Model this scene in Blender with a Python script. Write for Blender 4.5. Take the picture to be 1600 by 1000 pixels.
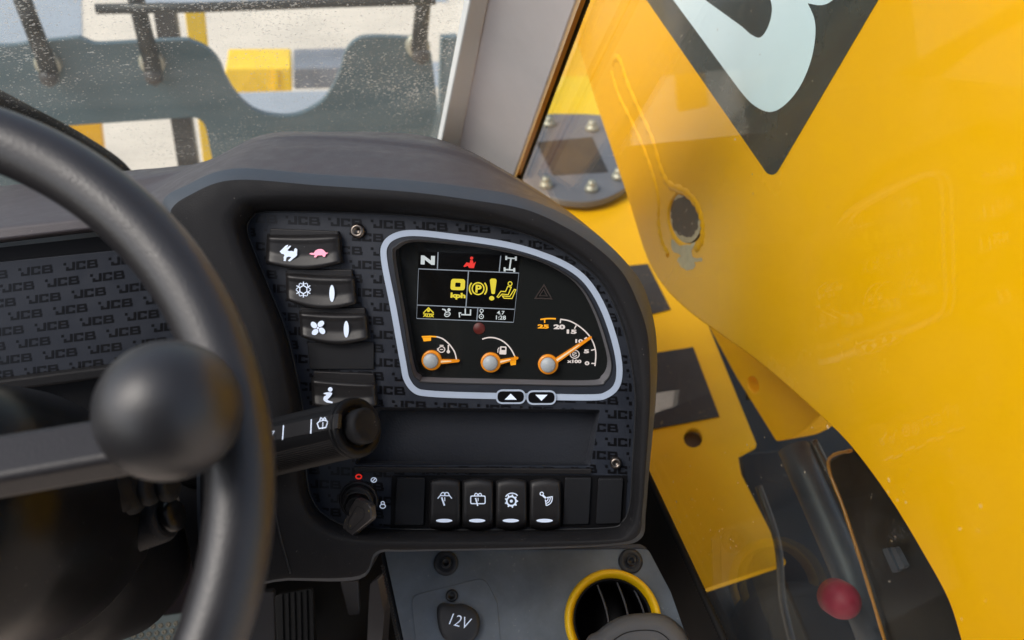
import bpy, bmesh, math, random
from mathutils import Vector as V, Matrix
random.seed(7)
for o in list(bpy.data.objects): bpy.data.objects.remove(o)
SC = bpy.context.scene
COL = SC.collection
R_ = math.radians
# ------------------------------------------------------------------ camera
FPX = 1244.0
PHI, TH = R_(12.5), R_(38)
CAM = V((0, 0, 2.3))
RT = V((math.cos(PHI), -math.sin(PHI), 0))
FW = V((math.sin(PHI)*math.cos(TH), math.cos(PHI)*math.cos(TH), -math.sin(TH)))
UP = RT.cross(FW)
cd = bpy.data.cameras.new('camera'); cam = bpy.data.objects.new('camera', cd); COL.objects.link(cam)
cam.matrix_world = Matrix(((RT.x, UP.x, -FW.x, CAM.x), (RT.y, UP.y, -FW.y, CAM.y), (RT.z, UP.z, -FW.z, CAM.z), (0, 0, 0, 1)))
cd.sensor_width = 36; cd.lens = 36*FPX/1600; cd.clip_start = .02; cd.clip_end = 400
cd.dof.use_dof = True; cd.dof.focus_distance = .70; cd.dof.aperture_fstop = 6.3
SC.camera = cam
# ------------------------------------------------------------------ light
SUN_EL, SUN_AZ = R_(50), R_(-102)          # azimuth from +Y towards +X
w = bpy.data.worlds.new('World'); SC.world = w; w.use_nodes = True
nt = w.node_tree; bg = nt.nodes['Background']
sky = nt.nodes.new('ShaderNodeTexSky'); sky.sky_type = 'NISHITA'; sky.sun_disc = False
sky.sun_elevation = SUN_EL; sky.sun_rotation = SUN_AZ; sky.air_density = 1.0; sky.dust_density = 3.0; sky.ozone_density = 1.0
hs = nt.nodes.new('ShaderNodeHueSaturation'); hs.inputs['Saturation'].default_value = .68
nt.links.new(sky.outputs[0], hs.inputs['Color']); nt.links.new(hs.outputs[0], bg.inputs[0]); bg.inputs[1].default_value = .15
sd = bpy.data.lights.new('sun', 'SUN'); sun = bpy.data.objects.new('sun', sd); COL.objects.link(sun)
sd.energy = 1.6; sd.angle = R_(28); sd.color = (1, .95, .88)
sdir = V((math.sin(SUN_AZ)*math.cos(SUN_EL), math.cos(SUN_AZ)*math.cos(SUN_EL), math.sin(SUN_EL)))
sun.rotation_euler = sdir.to_track_quat('Z', 'Y').to_euler()
SC.view_settings.view_transform = 'Standard'; SC.view_settings.look = 'None'; SC.view_settings.gamma = 1
SC.view_settings.exposure = 0.56
SC.cycles.max_bounces = 8; SC.cycles.transparent_max_bounces = 12
SC.cycles.use_denoising = True
# ------------------------------------------------------------------ helpers
def lin(r, g=None, b=None):
    if g is None: g = b = r
    f = lambda c: (c/255/12.92) if c/255 < .04045 else ((c/255+.055)/1.055)**2.4
    return (f(r), f(g), f(b), 1)
def ray(px, py): return RT*((px-800)/FPX) + UP*((500-py)/FPX) + FW
class Plane:
    def __init__(s, p, n):
        s.p = p; s.n = n.normalized()
        s.ex = V((0, 0, 1)).cross(s.n)
        s.ex = V((1, 0, 0)) if s.ex.length < 1e-4 else s.ex.normalized()
        s.ey = s.n.cross(s.ex).normalized()
    def on(s, px, py, h=0.0):
        d = ray(px, py); return CAM + d*(((s.p + s.n*h - CAM).dot(s.n))/d.dot(s.n))
    def dep(s, px, py, h=0.0): return (s.on(px, py, h)-CAM).dot(FW)
def at(px, py, dep): return CAM + ray(px, py)*dep
def azel(az, el):   # normal facing the driver, az turned towards -X
    return V((-math.sin(R_(az))*math.cos(R_(el)), -math.cos(R_(az))*math.cos(R_(el)), math.sin(R_(el))))
ORG = {}
def empty(name, loc, label, cat, group=None, kind=None):
    o = bpy.data.objects.new(name, None); COL.objects.link(o); o.location = loc; o.empty_display_size = .05
    ORG[o] = V(loc); tag(o, label, cat, group, kind); return o
def tag(o, label=None, cat=None, group=None, kind=None):
    if label: o['label'] = label
    if cat: o['category'] = cat
    if group: o['group'] = group
    if kind: o['kind'] = kind
    return o
class M:
    def __init__(s): s.v = []; s.f = []; s.smooth = []
    def add(s, pts, faces, smooth=False):
        b = len(s.v); s.v += [V(p) for p in pts]
        for f in faces: s.f.append([b+i for i in f]); s.smooth.append(smooth)
        return s
    def poly(s, pts): return s.add(pts, [list(range(len(pts)))])
    def fill(s, loops, flip=False):
        """flat face with holes from loops of world points"""
        bm = bmesh.new(); es = []
        for lp in loops:
            vs = [bm.verts.new(p) for p in lp]
            es += [bm.edges.new((vs[i], vs[(i+1) % len(vs)])) for i in range(len(vs))]
        bmesh.ops.triangle_fill(bm, use_beauty=True, use_dissolve=False, edges=es)
        bm.verts.index_update()
        s.add([v.co.copy() for v in bm.verts], [[v.index for v in f.verts] for f in bm.faces]); bm.free(); return s
    def wall(s, a, b, closed=True, smooth=False):
        n = len(a); k = n if closed else n-1
        return s.add(list(a)+list(b), [[i, (i+1) % n, n+(i+1) % n, n+i] for i in range(k)], smooth)
    def prism(s, pxs, pl, h0, h1, holes=(), back=True, smooth=False):
        top = [pl.on(x, y, h1) for x, y in pxs]; off = pl.n*(h0-h1); bot = [p+off for p in top]
        ht = [[pl.on(x, y, h1) for x, y in h] for h in holes]; hb = [[p+off for p in h] for h in ht]
        if holes:
            s.fill([top]+ht)
            if back: s.fill([bot]+hb)
        else:
            if back: s.poly(bot[::-1])
            s.poly(top)
        s.wall(top, bot, True, smooth)
        for a, b in zip(ht, hb): s.wall(a, b, True, True)
        return s
    def loft(s, secs, closed=True, smooth=True, cap0=False, cap1=False):
        n = len(secs[0]); b = len(s.v)
        for q in secs: s.v += [V(p) for p in q]
        for j in range(len(secs)-1):
            for i in range(n if closed else n-1):
                i2 = (i+1) % n; s.f.append([b+j*n+i, b+j*n+i2, b+(j+1)*n+i2, b+(j+1)*n+i]); s.smooth.append(smooth)
        if cap0: s.f.append([b+i for i in range(n)][::-1]); s.smooth.append(False)
        if cap1: s.f.append([b+(len(secs)-1)*n+i for i in range(n)]); s.smooth.append(False)
        return s
    def lathe(s, c, axis, prof, n=40, ref=None, smooth=True, sx=1, sy=1, cap=True):
        axis = axis.normalized(); r = ref or (V((0, 0, 1)) if abs(axis.z) < .9 else V((1, 0, 0)))
        a = (r - axis*r.dot(axis)).normalized(); b = axis.cross(a)
        secs = []
        for r_, h in prof:
            r_ = max(r_, 1e-5)
            secs.append([c+axis*h+a*(r_*sx*math.cos(t))+b*(r_*sy*math.sin(t)) for t in [2*math.pi*i/n for i in range(n)]])
        return s.loft(secs, True, smooth, cap, cap)
    def disc(s, px, py, prof, pl, n=40, h=0, sx=1, sy=1):
        """prof: (radius in photo pixels, height) turned on a plane"""
        c = pl.on(px, py, h); k = (c-CAM).dot(FW)/FPX
        return s.lathe(c, pl.n, [(r*k, z) for r, z in prof], n, sx=sx, sy=sy)
    def tube(s, pts, r, n=10, closed=False, cap=True):
        pts = [V(p) for p in pts]; N = len(pts); secs = []; prev = None
        for i, p in enumerate(pts):
            if closed: t = pts[(i+1) % N]-pts[i-1]
            else: t = pts[min(i+1, N-1)]-pts[max(i-1, 0)]
            t.normalize()
            if prev is None:
                a = t.orthogonal().normalized()
            else:
                a = (prev - t*prev.dot(t)).normalized()
            prev = a; b = t.cross(a); rr = r[i] if isinstance(r, (list, tuple)) else r
            secs.append([p+a*(rr*math.cos(q))+b*(rr*math.sin(q)) for q in [2*math.pi*k/n for k in range(n)]])
        if closed: secs.append(secs[0])
        return s.loft(secs, True, True, cap and not closed, cap and not closed)
    def box(s, c, ax, ay, az_):
        P = [c+ax*i+ay*j+az_*k for k in (-1, 1) for j in (-1, 1) for i in (-1, 1)]
        return s.add(P, [[0, 2, 3, 1], [4, 5, 7, 6], [0, 1, 5, 4], [2, 6, 7, 3], [0, 4, 6, 2], [1, 3, 7, 5]])
    def build(s, name, mat, parent=None, bevel=0, seg=3, weld=True, loc=None):
        org = ORG[parent] if parent else (V(loc) if loc else sum(s.v, V())/max(1, len(s.v)))
        me = bpy.data.meshes.new(name); me.from_pydata([p-org for p in s.v], [], s.f); me.update()
        for p, q in zip(me.polygons, s.smooth): p.use_smooth = q
        bm = bmesh.new(); bm.from_mesh(me)
        if weld: bmesh.ops.remove_doubles(bm, verts=bm.verts, dist=2e-6)
        bmesh.ops.recalc_face_normals(bm, faces=bm.faces); bm.to_mesh(me); bm.free()
        me.materials.append(mat)
        o = bpy.data.objects.new(name, me); COL.objects.link(o)
        if parent: o.parent = parent
        else: o.location = org
        ORG[o] = org
        if bevel:
            for p in me.polygons: p.use_smooth = True
            b = o.modifiers.new('bevel', 'BEVEL'); b.width = bevel; b.segments = seg; b.limit_method = 'ANGLE'; b.angle_limit = R_(32)
            b.harden_normals = True
        return o
def cr(pts, k=6, closed=True):
    """Catmull-Rom through 2D/3D tuples"""
    n = len(pts); out = []
    rng = range(n) if closed else range(n-1)
    g = (lambda i: pts[i % n]) if closed else (lambda i: pts[max(0, min(n-1, i))])
    for i in rng:
        a, b, c, d = g(i-1), g(i), g(i+1), g(i+2)
        for j in range(k):
            t = j/k; t2 = t*t; t3 = t2*t
            out.append(tuple(.5*((2*q)+(-p+r)*t+(2*p-5*q+4*r-s_)*t2+(-p+3*q-3*r+s_)*t3) for p, q, r, s_ in zip(a, b, c, d)))
    if not closed: out.append(tuple(pts[-1]))
    return out
def rr(pts, r, k=5):
    """rounded polygon corners (pixels)"""
    n = len(pts); out = []
    for i in range(n):
        a, b, c = [V((*pts[j % n], 0)) for j in (i-1, i, i+1)]
        ri = r[i] if isinstance(r, (list, tuple)) else r
        if ri <= 0: out.append((b.x, b.y)); continue
        d1 = (a-b); d2 = (c-b); m = min(ri, d1.length*.49, d2.length*.49)
        p = b+d1.normalized()*m; q = b+d2.normalized()*m
        for j in range(k+1):
            t = j/k; u = p*(1-t)**2+b*2*t*(1-t)+q*t*t; out.append((u.x, u.y))
    return out
def ell(cx, cy, rx, ry=None, n=28, rot=0, a0=0, a1=360, end=False):
    ry = rx if ry is None else ry; c, s_ = math.cos(R_(rot)), math.sin(R_(rot)); o = []
    N = n+1 if end else n
    for i in range(N):
        t = R_(a0+(a1-a0)*i/n); x, y = rx*math.cos(t), ry*math.sin(t)
        o.append((cx+x*c-y*s_, cy+x*s_+y*c))
    return o
def offs(pts, d, closed):
    n = len(pts); out = []
    for i in range(n):
        a = pts[(i-1) % n] if (closed or i > 0) else pts[0]
        c = pts[(i+1) % n] if (closed or i < n-1) else pts[-1]
        b = pts[i]
        def nrm(p, q):
            x, y = q[0]-p[0], q[1]-p[1]; l = math.hypot(x, y) or 1; return (-y/l, x/l)
        n1 = nrm(a, b) if a != b else nrm(b, c); n2 = nrm(b, c) if b != c else n1
        mx, my = n1[0]+n2[0], n1[1]+n2[1]; l2 = mx*mx+my*my
        if l2 < .3: mx, my, l2 = n2[0], n2[1], 1.; q = 1.
        else: q = 2/l2
        out.append((b[0]+mx*q*d, b[1]+my*q*d))
    return out
HS = [0.0]
def stroke(m, pts, w_, pl, h=.0003, closed=False, thick=0):
    HS[0] = (HS[0]+1) % 14; h = h+HS[0]*.000012
    a, b = offs(pts, w_/2, closed), offs(pts, -w_/2, closed)
    A = [pl.on(x, y, h) for x, y in a]; B = [pl.on(x, y, h) for x, y in b]
    m.wall(A, B, closed)
    if thick:
        A2 = [p-pl.n*thick for p in A]; B2 = [p-pl.n*thick for p in B]
        m.wall(A, A2, closed); m.wall(B, B2, closed)
    return m
def shape(m, pts, pl, h=.0003, holes=()):
    HS[0] = (HS[0]+1) % 14; h = h+HS[0]*.000012
    if holes: m.fill([[pl.on(x, y, h) for x, y in q] for q in [pts]+list(holes)])
    else: m.poly([pl.on(x, y, h) for x, y in pts])
    return m
def text(m, s_, box, pl, h=.0004, ang=0, bold=.02, shear=0):
    """lettering stretched into a pixel box x0,y0,x1,y1"""
    HS[0] = (HS[0]+1) % 14; h = h+HS[0]*.000012
    c = bpy.data.curves.new('t', 'FONT'); c.body = s_; c.size = 1; c.offset = bold; c.shear = shear; c.resolution_u = 3
    o = bpy.data.objects.new('t', c); COL.objects.link(o)
    dg = bpy.context.evaluated_depsgraph_get(); me = o.evaluated_get(dg).to_mesh()
    xs = [v.co.x for v in me.vertices]; ys = [v.co.y for v in me.vertices]
    x0, x1, y0, y1 = min(xs), max(xs), min(ys), max(ys); bx0, by0, bx1, by1 = box
    cx, cy = (bx0+bx1)/2, (by0+by1)/2; ca, sa = math.cos(R_(ang)), math.sin(R_(ang)); pts = []
    for v in me.vertices:
        X = ((v.co.x-x0)/(x1-x0)-.5)*(bx1-bx0); Y = (.5-(v.co.y-y0)/(y1-y0))*(by1-by0)
        pts.append(pl.on(cx+X*ca-Y*sa, cy+X*sa+Y*ca, h))
    m.add(pts, [list(p.vertices) for p in me.polygons])
    o.evaluated_get(dg).to_mesh_clear(); bpy.data.objects.remove(o); bpy.data.curves.remove(c)
    return m
def inside(p, poly):
    x, y = p; r = False; n = len(poly)
    for i in range(n):
        x1, y1 = poly[i]; x2, y2 = poly[i-1]
        if (y1 > y) != (y2 > y) and x < (x2-x1)*(y-y1)/(y2-y1)+x1: r = not r
    return r
# ------------------------------------------------------------------ materials
def mat(name, col, rough=.5, metal=0, grain=0, gscale=900, var=0, vscale=20, coat=0, emit=None, es=1, spec=.5, dust=0, dcol=(.45, .42, .38, 1), dscale=700, dthr=.72):
    m = bpy.data.materials.new(name); m.use_nodes = True; t = m.node_tree; b = t.nodes['Principled BSDF']
    N = lambda k: t.nodes.new(k); L = t.links.new
    b.inputs['Base Color'].default_value = col; b.inputs['Roughness'].default_value = rough; b.inputs['Metallic'].default_value = metal
    b.inputs['Coat Weight'].default_value = coat; b.inputs['Coat Roughness'].default_value = .06; b.inputs['Specular IOR Level'].default_value = spec
    if emit: b.inputs['Emission Color'].default_value = emit; b.inputs['Emission Strength'].default_value = es
    tc = N('ShaderNodeTexCoord'); last = None
    if var:
        n = N('ShaderNodeTexNoise'); n.inputs['Scale'].default_value = vscale; n.inputs['Detail'].default_value = 6; n.inputs['Roughness'].default_value = .65
        L(tc.outputs['Object'], n.inputs['Vector'])
        r = N('ShaderNodeMapRange'); r.inputs[1].default_value = .3; r.inputs[2].default_value = .7; r.inputs[3].default_value = 1-var; r.inputs[4].default_value = 1+var
        L(n.outputs[0], r.inputs[0])
        mx = N('ShaderNodeVectorMath'); mx.operation = 'SCALE'; mx.inputs[0].default_value = col[:3]; L(r.outputs[0], mx.inputs['Scale'])
        last = mx.outputs[0]
        r2 = N('ShaderNodeMapRange'); r2.inputs[1].default_value = .3; r2.inputs[2].default_value = .7; r2.inputs[3].default_value = rough*.85; r2.inputs[4].default_value = min(1, rough*1.2)
        L(n.outputs[0], r2.inputs[0]); L(r2.outputs[0], b.inputs['Roughness'])
    if dust:
        v = N('ShaderNodeTexNoise'); v.inputs['Scale'].default_value = dscale; v.inputs['Detail'].default_value = 2
        L(tc.outputs['Object'], v.inputs['Vector'])
        v2 = N('ShaderNodeTexNoise'); v2.inputs['Scale'].default_value = dscale/14; L(tc.outputs['Object'], v2.inputs['Vector'])
        ad = N('ShaderNodeMath'); ad.operation = 'MULTIPLY_ADD'; L(v2.outputs[0], ad.inputs[0]); ad.inputs[1].default_value = .3; L(v.outputs[0], ad.inputs[2])
        r = N('ShaderNodeMapRange'); r.inputs[1].default_value = dthr+.15; r.inputs[2].default_value = dthr+.2; r.inputs[3].default_value = 0; r.inputs[4].default_value = dust
        L(ad.outputs[0], r.inputs[0])
        mx = N('ShaderNodeMix'); mx.data_type = 'RGBA'; L(r.outputs[0], mx.inputs[0])
        if last: L(last, mx.inputs[6])
        else: mx.inputs[6].default_value = col
        mx.inputs[7].default_value = dcol; last = mx.outputs[2]
    if last: L(last, b.inputs['Base Color'])
    if grain:
        n = N('ShaderNodeTexVoronoi') if gscale > 300 else N('ShaderNodeTexNoise'); n.inputs['Scale'].default_value = gscale
        L(tc.outputs['Object'], n.inputs['Vector'])
        bp = N('ShaderNodeBump'); bp.inputs['Strength'].default_value = grain; bp.inputs['Distance'].default_value = .0003
        L(n.outputs[0], bp.inputs['Height']); L(bp.outputs[0], b.inputs['Normal'])
    return m
def emis(name, col, s_=1.0):
    return mat(name, (col[0]*.5, col[1]*.5, col[2]*.5, 1), .5, emit=col, es=s_)
K = {}
K['hood'] = mat('hood_plastic', lin(72, 67, 70), .5, grain=.5, gscale=1100, var=.03, vscale=60, dust=.3, dthr=.74)
K['facia'] = mat('facia_plastic', lin(29, 29, 31), .58, spec=.16, grain=.5, gscale=1100, var=.1, vscale=40, dust=.35, dthr=.75)
K['panel'] = mat('panel_face', lin(31, 36, 46), .45, grain=.15, gscale=1500, var=.08, vscale=60)
K['print'] = mat('panel_print', lin(14, 14, 17), .3, spec=.3)
K['switch'] = mat('switch_plastic', lin(34, 33, 34), .36, dust=.2, dthr=.75, spec=.32, grain=.12, gscale=1500, var=.05)
K['blank'] = mat('blank_plastic', lin(30, 31, 34), .5, spec=.25, grain=.2, gscale=1300)
K['white'] = mat('white_print', lin(205, 215, 230), .5, emit=lin(200, 215, 240), es=.3)
K['pink'] = mat('pink_print', lin(245, 160, 180), .5, emit=lin(235, 140, 165), es=.45)  # own glow added to make up for the weak light on the symbol
K['ring'] = mat('ring_print', lin(172, 186, 206), .45)
K['cluster'] = mat('cluster_face', lin(30, 32, 32), .12, coat=.6)
K['cwall'] = mat('cluster_wall', lin(100, 100, 104), .5)
K['screen'] = mat('screen_glass', lin(14, 14, 14), .1)
K['s_white'] = emis('screen_white', lin(178, 186, 188), .55)
K['s_yellow'] = emis('screen_yellow', lin(205, 188, 45), .5)
K['s_red'] = emis('screen_red', lin(215, 40, 30), .5)
K['s_grey'] = emis('screen_grey', lin(120, 128, 138), .5)
K['orange'] = emis('gauge_orange', lin(240, 160, 15), .55)
K['gwhite'] = emis('gauge_white', lin(205, 195, 190), .5)
K['amber'] = mat('needle_amber', lin(200, 120, 20), .25, emit=lin(190, 115, 10), es=.35, coat=.4)
K['core'] = emis('needle_core', lin(235, 205, 165), .45)
K['hub'] = mat('hub_grey', lin(165, 172, 176), .45)
K['dim'] = mat('dim_mark', lin(46, 35, 31), .5)
K['tray'] = mat('tray_mat', lin(40, 43, 50), .75, spec=.3, grain=.8, gscale=500, var=.12, vscale=90)
K['wheel'] = mat('wheel_foam', lin(38, 37, 39), .38, spec=.65, grain=.35, gscale=700, var=.06)
K['spoke'] = mat('spoke_foam', lin(34, 32, 35), .48, spec=.45, grain=.3, gscale=700)
K['knob'] = mat('knob_plastic', lin(32, 32, 35), .42, spec=.65, grain=.2, gscale=900)
K['black'] = mat('black_plastic', lin(16, 16, 18), .45, spec=.18, grain=.15, gscale=900)
K['gloss'] = mat('gloss_black', lin(14, 14, 15), .3, spec=.2, dust=.3, dthr=.76, dscale=400)
K['screw'] = mat('screw_steel', lin(120, 112, 105), .35, metal=1)
K['dscrew'] = mat('dark_screw', lin(55, 56, 58), .4, metal=.6)
K['console'] = mat('console_plate', lin(98, 108, 118), .36, var=.3, vscale=16, grain=.1, gscale=1200, dust=.3, dthr=.72, dscale=250)
K['yring'] = mat('vent_yellow', lin(255, 205, 0), .4, var=.03)
K['grey'] = mat('joystick_grey', lin(74, 76, 80), .5, grain=.3, gscale=1000)
K['pillar'] = mat('pillar_grey', lin(240, 231, 229), .55, var=.05, vscale=9)
K['pillarlight'] = mat('pillar_light', lin(245, 242, 240), .5)
K['rubber'] = mat('rubber', lin(16, 16, 17), .6, spec=.2)
K['amberedge'] = mat('edge_tan', lin(165, 110, 40), .3)
K['yellow'] = mat('boom_yellow', lin(250, 177, 0), .24, var=.02, vscale=5, coat=0, grain=.05, gscale=120, spec=.16, dust=.25, dcol=(.35, .25, .08, 1), dscale=110, dthr=.77)
K['yellow2'] = mat('chassis_yellow', lin(250, 184, 2), .4, var=.05, vscale=6, spec=.25, dust=.4, dcol=(.25, .15, .05, 1), dscale=160, dthr=.74)
K['decal'] = mat('decal_black', lin(52, 54, 52), .25, var=.08, vscale=12, coat=.5, dust=.8, dcol=(.5, .45, .35, 1), dscale=200, dthr=.745)
K['decalw'] = mat('decal_white', lin(222, 235, 240), .35, var=.02, coat=.3, dust=.5, dcol=(.25, .25, .25, 1), dscale=200, dthr=.76)
K['mat'] = mat('grip_mat', lin(58, 52, 50), .85, grain=1, gscale=500, var=.15, vscale=60, dust=.7, dcol=(.4, .25, .1, 1), dscale=180, dthr=.68)
K['steel'] = mat('black_steel', lin(58, 58, 62), .35, var=.15, vscale=10)
K['dsteel'] = mat('dark_steel', lin(66, 60, 58), .45, var=.15, vscale=14)
K['drum'] = mat('drum_grey', lin(120, 122, 130), .5, var=.3, vscale=4)
K['zinc'] = mat('zinc', lin(185, 178, 160), .5, metal=.6)
K['engine'] = mat('engine_bay', lin(28, 30, 33), .5, spec=.3, var=.3, vscale=12, dust=.3, dscale=120, dthr=.75)
K['keyp'] = mat('key_plastic', lin(56, 54, 55), .35, var=.15, vscale=80, dust=.5, dcol=(.5, .4, .1, 1), dscale=300, dthr=.72)
K['band'] = mat('band_plastic', lin(58, 64, 72), .45, grain=.4, gscale=1100)
K['yyard'] = mat('bright_yellow', lin(255, 205, 40), .5, var=.1, vscale=5)
K['coverm'] = mat('cover_paint', lin(112, 110, 114), .35, var=.12, vscale=10)
K['vane'] = mat('vane_plastic', lin(70, 72, 78), .45)
K['cap'] = mat('socket_cap_plastic', lin(44, 46, 50), .5, grain=.3, gscale=900)
K['tubeg'] = mat('tube_grey', lin(54, 58, 68), .5)
K['red'] = mat('glass_reflection_red', lin(140, 20, 50), .6)
K['chip'] = mat('chipped_paint', lin(205, 184, 152), .7, var=.15, vscale=90)
K['grease'] = mat('greasy_steel', lin(62, 38, 16), .45, var=.6, vscale=70, grain=.6, gscale=200, dust=.8, dcol=(.4, .36, .28, 1), dscale=70, dthr=.68)
K['plate'] = mat('carriage_paint', lin(82, 98, 104), .5, var=.08, vscale=6)
K['rod'] = mat('rod_black', lin(30, 28, 27), .5, var=.3, vscale=30)
K['ground'] = mat('concrete', lin(216, 200, 184), .85, var=.1, vscale=1.2)
K['slab'] = mat('blue_grey_slab', lin(156, 160, 168), .8, var=.06, vscale=3)
K['floor'] = mat('floor_mat', lin(88, 80, 84), .8, var=.1, vscale=30, grain=.6, gscale=500)
K['alu'] = mat('pedal_steel', lin(120, 132, 130), .45, metal=.3, var=.1, vscale=30)
def glassmat(name, film, speck, refl0, refl1, sscale, thr, tint=(.93, .97, .96, 1), dc=(.88, .84, .76, 1), vz=None):
    m = bpy.data.materials.new(name); m.use_nodes = True; t = m.node_tree; t.nodes.clear()
    N = lambda k: t.nodes.new(k); L = t.links.new
    out = N('ShaderNodeOutputMaterial'); tr = N('ShaderNodeBsdfTransparent'); tr.inputs[0].default_value = tint
    gl = N('ShaderNodeBsdfGlossy'); gl.inputs['Roughness'].default_value = .01
    lw = N('ShaderNodeLayerWeight'); lw.inputs[0].default_value = .5
    pw = N('ShaderNodeMath'); pw.operation = 'POWER'; L(lw.outputs['Facing'], pw.inputs[0]); pw.inputs[1].default_value = 4.6
    mr = N('ShaderNodeMapRange'); L(pw.outputs[0], mr.inputs[0]); mr.inputs[3].default_value = refl0; mr.inputs[4].default_value = refl1
    m1 = N('ShaderNodeMixShader'); L(mr.outputs[0], m1.inputs[0]); L(tr.outputs[0], m1.inputs[1]); L(gl.outputs[0], m1.inputs[2])
    df0 = N('ShaderNodeBsdfDiffuse'); df0.inputs[0].default_value = dc; dt = N('ShaderNodeBsdfTranslucent'); dt.inputs[0].default_value = dc
    df = N('ShaderNodeMixShader'); df.inputs[0].default_value = .5; L(df0.outputs[0], df.inputs[1]); L(dt.outputs[0], df.inputs[2])
    tc = N('ShaderNodeTexCoord'); vo = N('ShaderNodeTexNoise'); vo.inputs['Scale'].default_value = sscale; vo.inputs['Detail'].default_value = 1
    mp = N('ShaderNodeMapping'); mp.inputs['Scale'].default_value = (1, 1.6, 1.6); mp.inputs['Rotation'].default_value = (0, .3, .2)
    L(tc.outputs['Object'], mp.inputs[0]); L(mp.outputs[0], vo.inputs['Vector'])
    n2 = N('ShaderNodeTexNoise'); n2.inputs['Scale'].default_value = sscale/35; L(tc.outputs['Object'], n2.inputs['Vector'])
    ad = N('ShaderNodeMath'); ad.operation = 'MULTIPLY_ADD'; L(n2.outputs[0], ad.inputs[0]); ad.inputs[1].default_value = .35; L(vo.outputs[0], ad.inputs[2])
    src = ad.outputs[0]
    if vz:   # more dirt towards the top of the pane
        sp = N('ShaderNodeSeparateXYZ'); L(tc.outputs['Object'], sp.inputs[0])
        a2 = N('ShaderNodeMath'); a2.operation = 'MULTIPLY_ADD'; L(sp.outputs[2], a2.inputs[0]); a2.inputs[1].default_value = vz; L(src, a2.inputs[2]); src = a2.outputs[0]
    r = N('ShaderNodeMapRange'); L(src, r.inputs[0]); r.inputs[1].default_value = thr; r.inputs[2].default_value = thr+.05; r.inputs[3].default_value = film; r.inputs[4].default_value = speck
    n3 = N('ShaderNodeTexNoise'); n3.inputs['Scale'].default_value = 7; n3.inputs['Detail'].default_value = 5; n3.inputs['Roughness'].default_value = .7; n3.inputs['Distortion'].default_value = 1.2
    mp3 = N('ShaderNodeMapping'); mp3.inputs['Scale'].default_value = (.5, 2.2, 2.2); mp3.inputs['Rotation'].default_value = (0, .5, 0); L(tc.outputs['Object'], mp3.inputs[0]); L(mp3.outputs[0], n3.inputs['Vector'])
    r3 = N('ShaderNodeMapRange'); L(n3.outputs[0], r3.inputs[0]); r3.inputs[1].default_value = .35; r3.inputs[2].default_value = .75; r3.inputs[3].default_value = film*.5; r3.inputs[4].default_value = film*3.2
    L(r3.outputs[0], r.inputs[3])
    m2 = N('ShaderNodeMixShader'); L(r.outputs[0], m2.inputs[0]); L(m1.outputs[0], m2.inputs[1]); L(df.outputs[0], m2.inputs[2])
    L(m2.outputs[0], out.inputs[0]); return m
K['wglass'] = glassmat('windscreen_glass', .03, .6, .02, .4, 260, .875, vz=.25)
K['sglass'] = glassmat('side_glass', .003, .4, .01, .68, 150, .985)

# ------------------------------------------------------------------ planes
PP = Plane(at(750, 600, .68), azel(16.8, 32))          # instrument panel
PL = Plane(at(150, 480, .755), azel(0, 30))            # left panel
GX = .283
PG = Plane(V((GX, 0, 0)), V((-1, 0, 0)))               # side glass
PB = Plane(V((.45, 0, 0)), V((-1, 0, 0)))              # boom cheek
PW = Plane(V((0, .907, 2.3-.273)), V((0, -.758, -.652)))  # windscreen (normal towards driver)
PD = Plane(V((0, 0, 1.2)), V((0, 0, 1)))               # chassis deck
PC = Plane(at(958, 965, .80), azel(6, 60))             # console top
PF = Plane(V((0, 0, 1.25)), V((0, 0, 1)))              # cab floor
P0 = Plane(V((0, 0, 0)), V((0, 0, 1)))                 # yard
PX = Plane(V((0, 2.6, 0)), V((0, -1, 0)))              # fork carriage

# ------------------------------------------------------------------ setting
m = M(); m.poly([V((-80, -40, 0)), V((80, -40, 0)), V((80, 120, 0)), V((-80, 120, 0))])
tag(m.build('ground', K['ground'], loc=(0, 0, 0)), 'pale cream concrete yard beyond the windscreen', kind='structure')
m = M(); m.prism([(-400, -200), (122, -300), (128, 55), (132, 90), (-400, 110)], P0, -.02, .006)
tag(m.build('yard_patch', K['slab']), 'blue grey slab in the yard at upper left', kind='structure')
m = M(); m.prism([(215, -60), (700, -60), (700, 3), (218, 8)], P0, -.02, .006)
tag(m.build('yard_patch', K['slab']), 'blue grey slab along the top of the yard', kind='structure')
m = M(); m.prism([(330, 146), (560, 140), (560, 200), (330, 200)], P0, -.02, .006)
m.prism([(674, 97), (740, 95), (740, 135), (660, 135)], P0, -.02, .006)
tag(m.build('yard_patch', K['slab']), 'blue grey slab seen through the carriage notch', kind='structure')
m = M(); x0, x1 = -.85, .26
m.prism([(-500, 820), (700, 820), (900, 1400), (-700, 1400)], PF, -.02, 0)
tag(m.build('cab_floor', K['floor']), 'purple grey cab floor mat under the pedals', kind='structure')
m = M(); m.prism([(345, 700), (900, 700), (900, 1400), (330, 1400)], PF, .002, .008)  # dark sheet added over the floor to darken the foot well
tag(m.build('dark_floor_sheet', K['rubber']), 'black sheet on the cab floor added to darken the foot well', 'mat')

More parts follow.
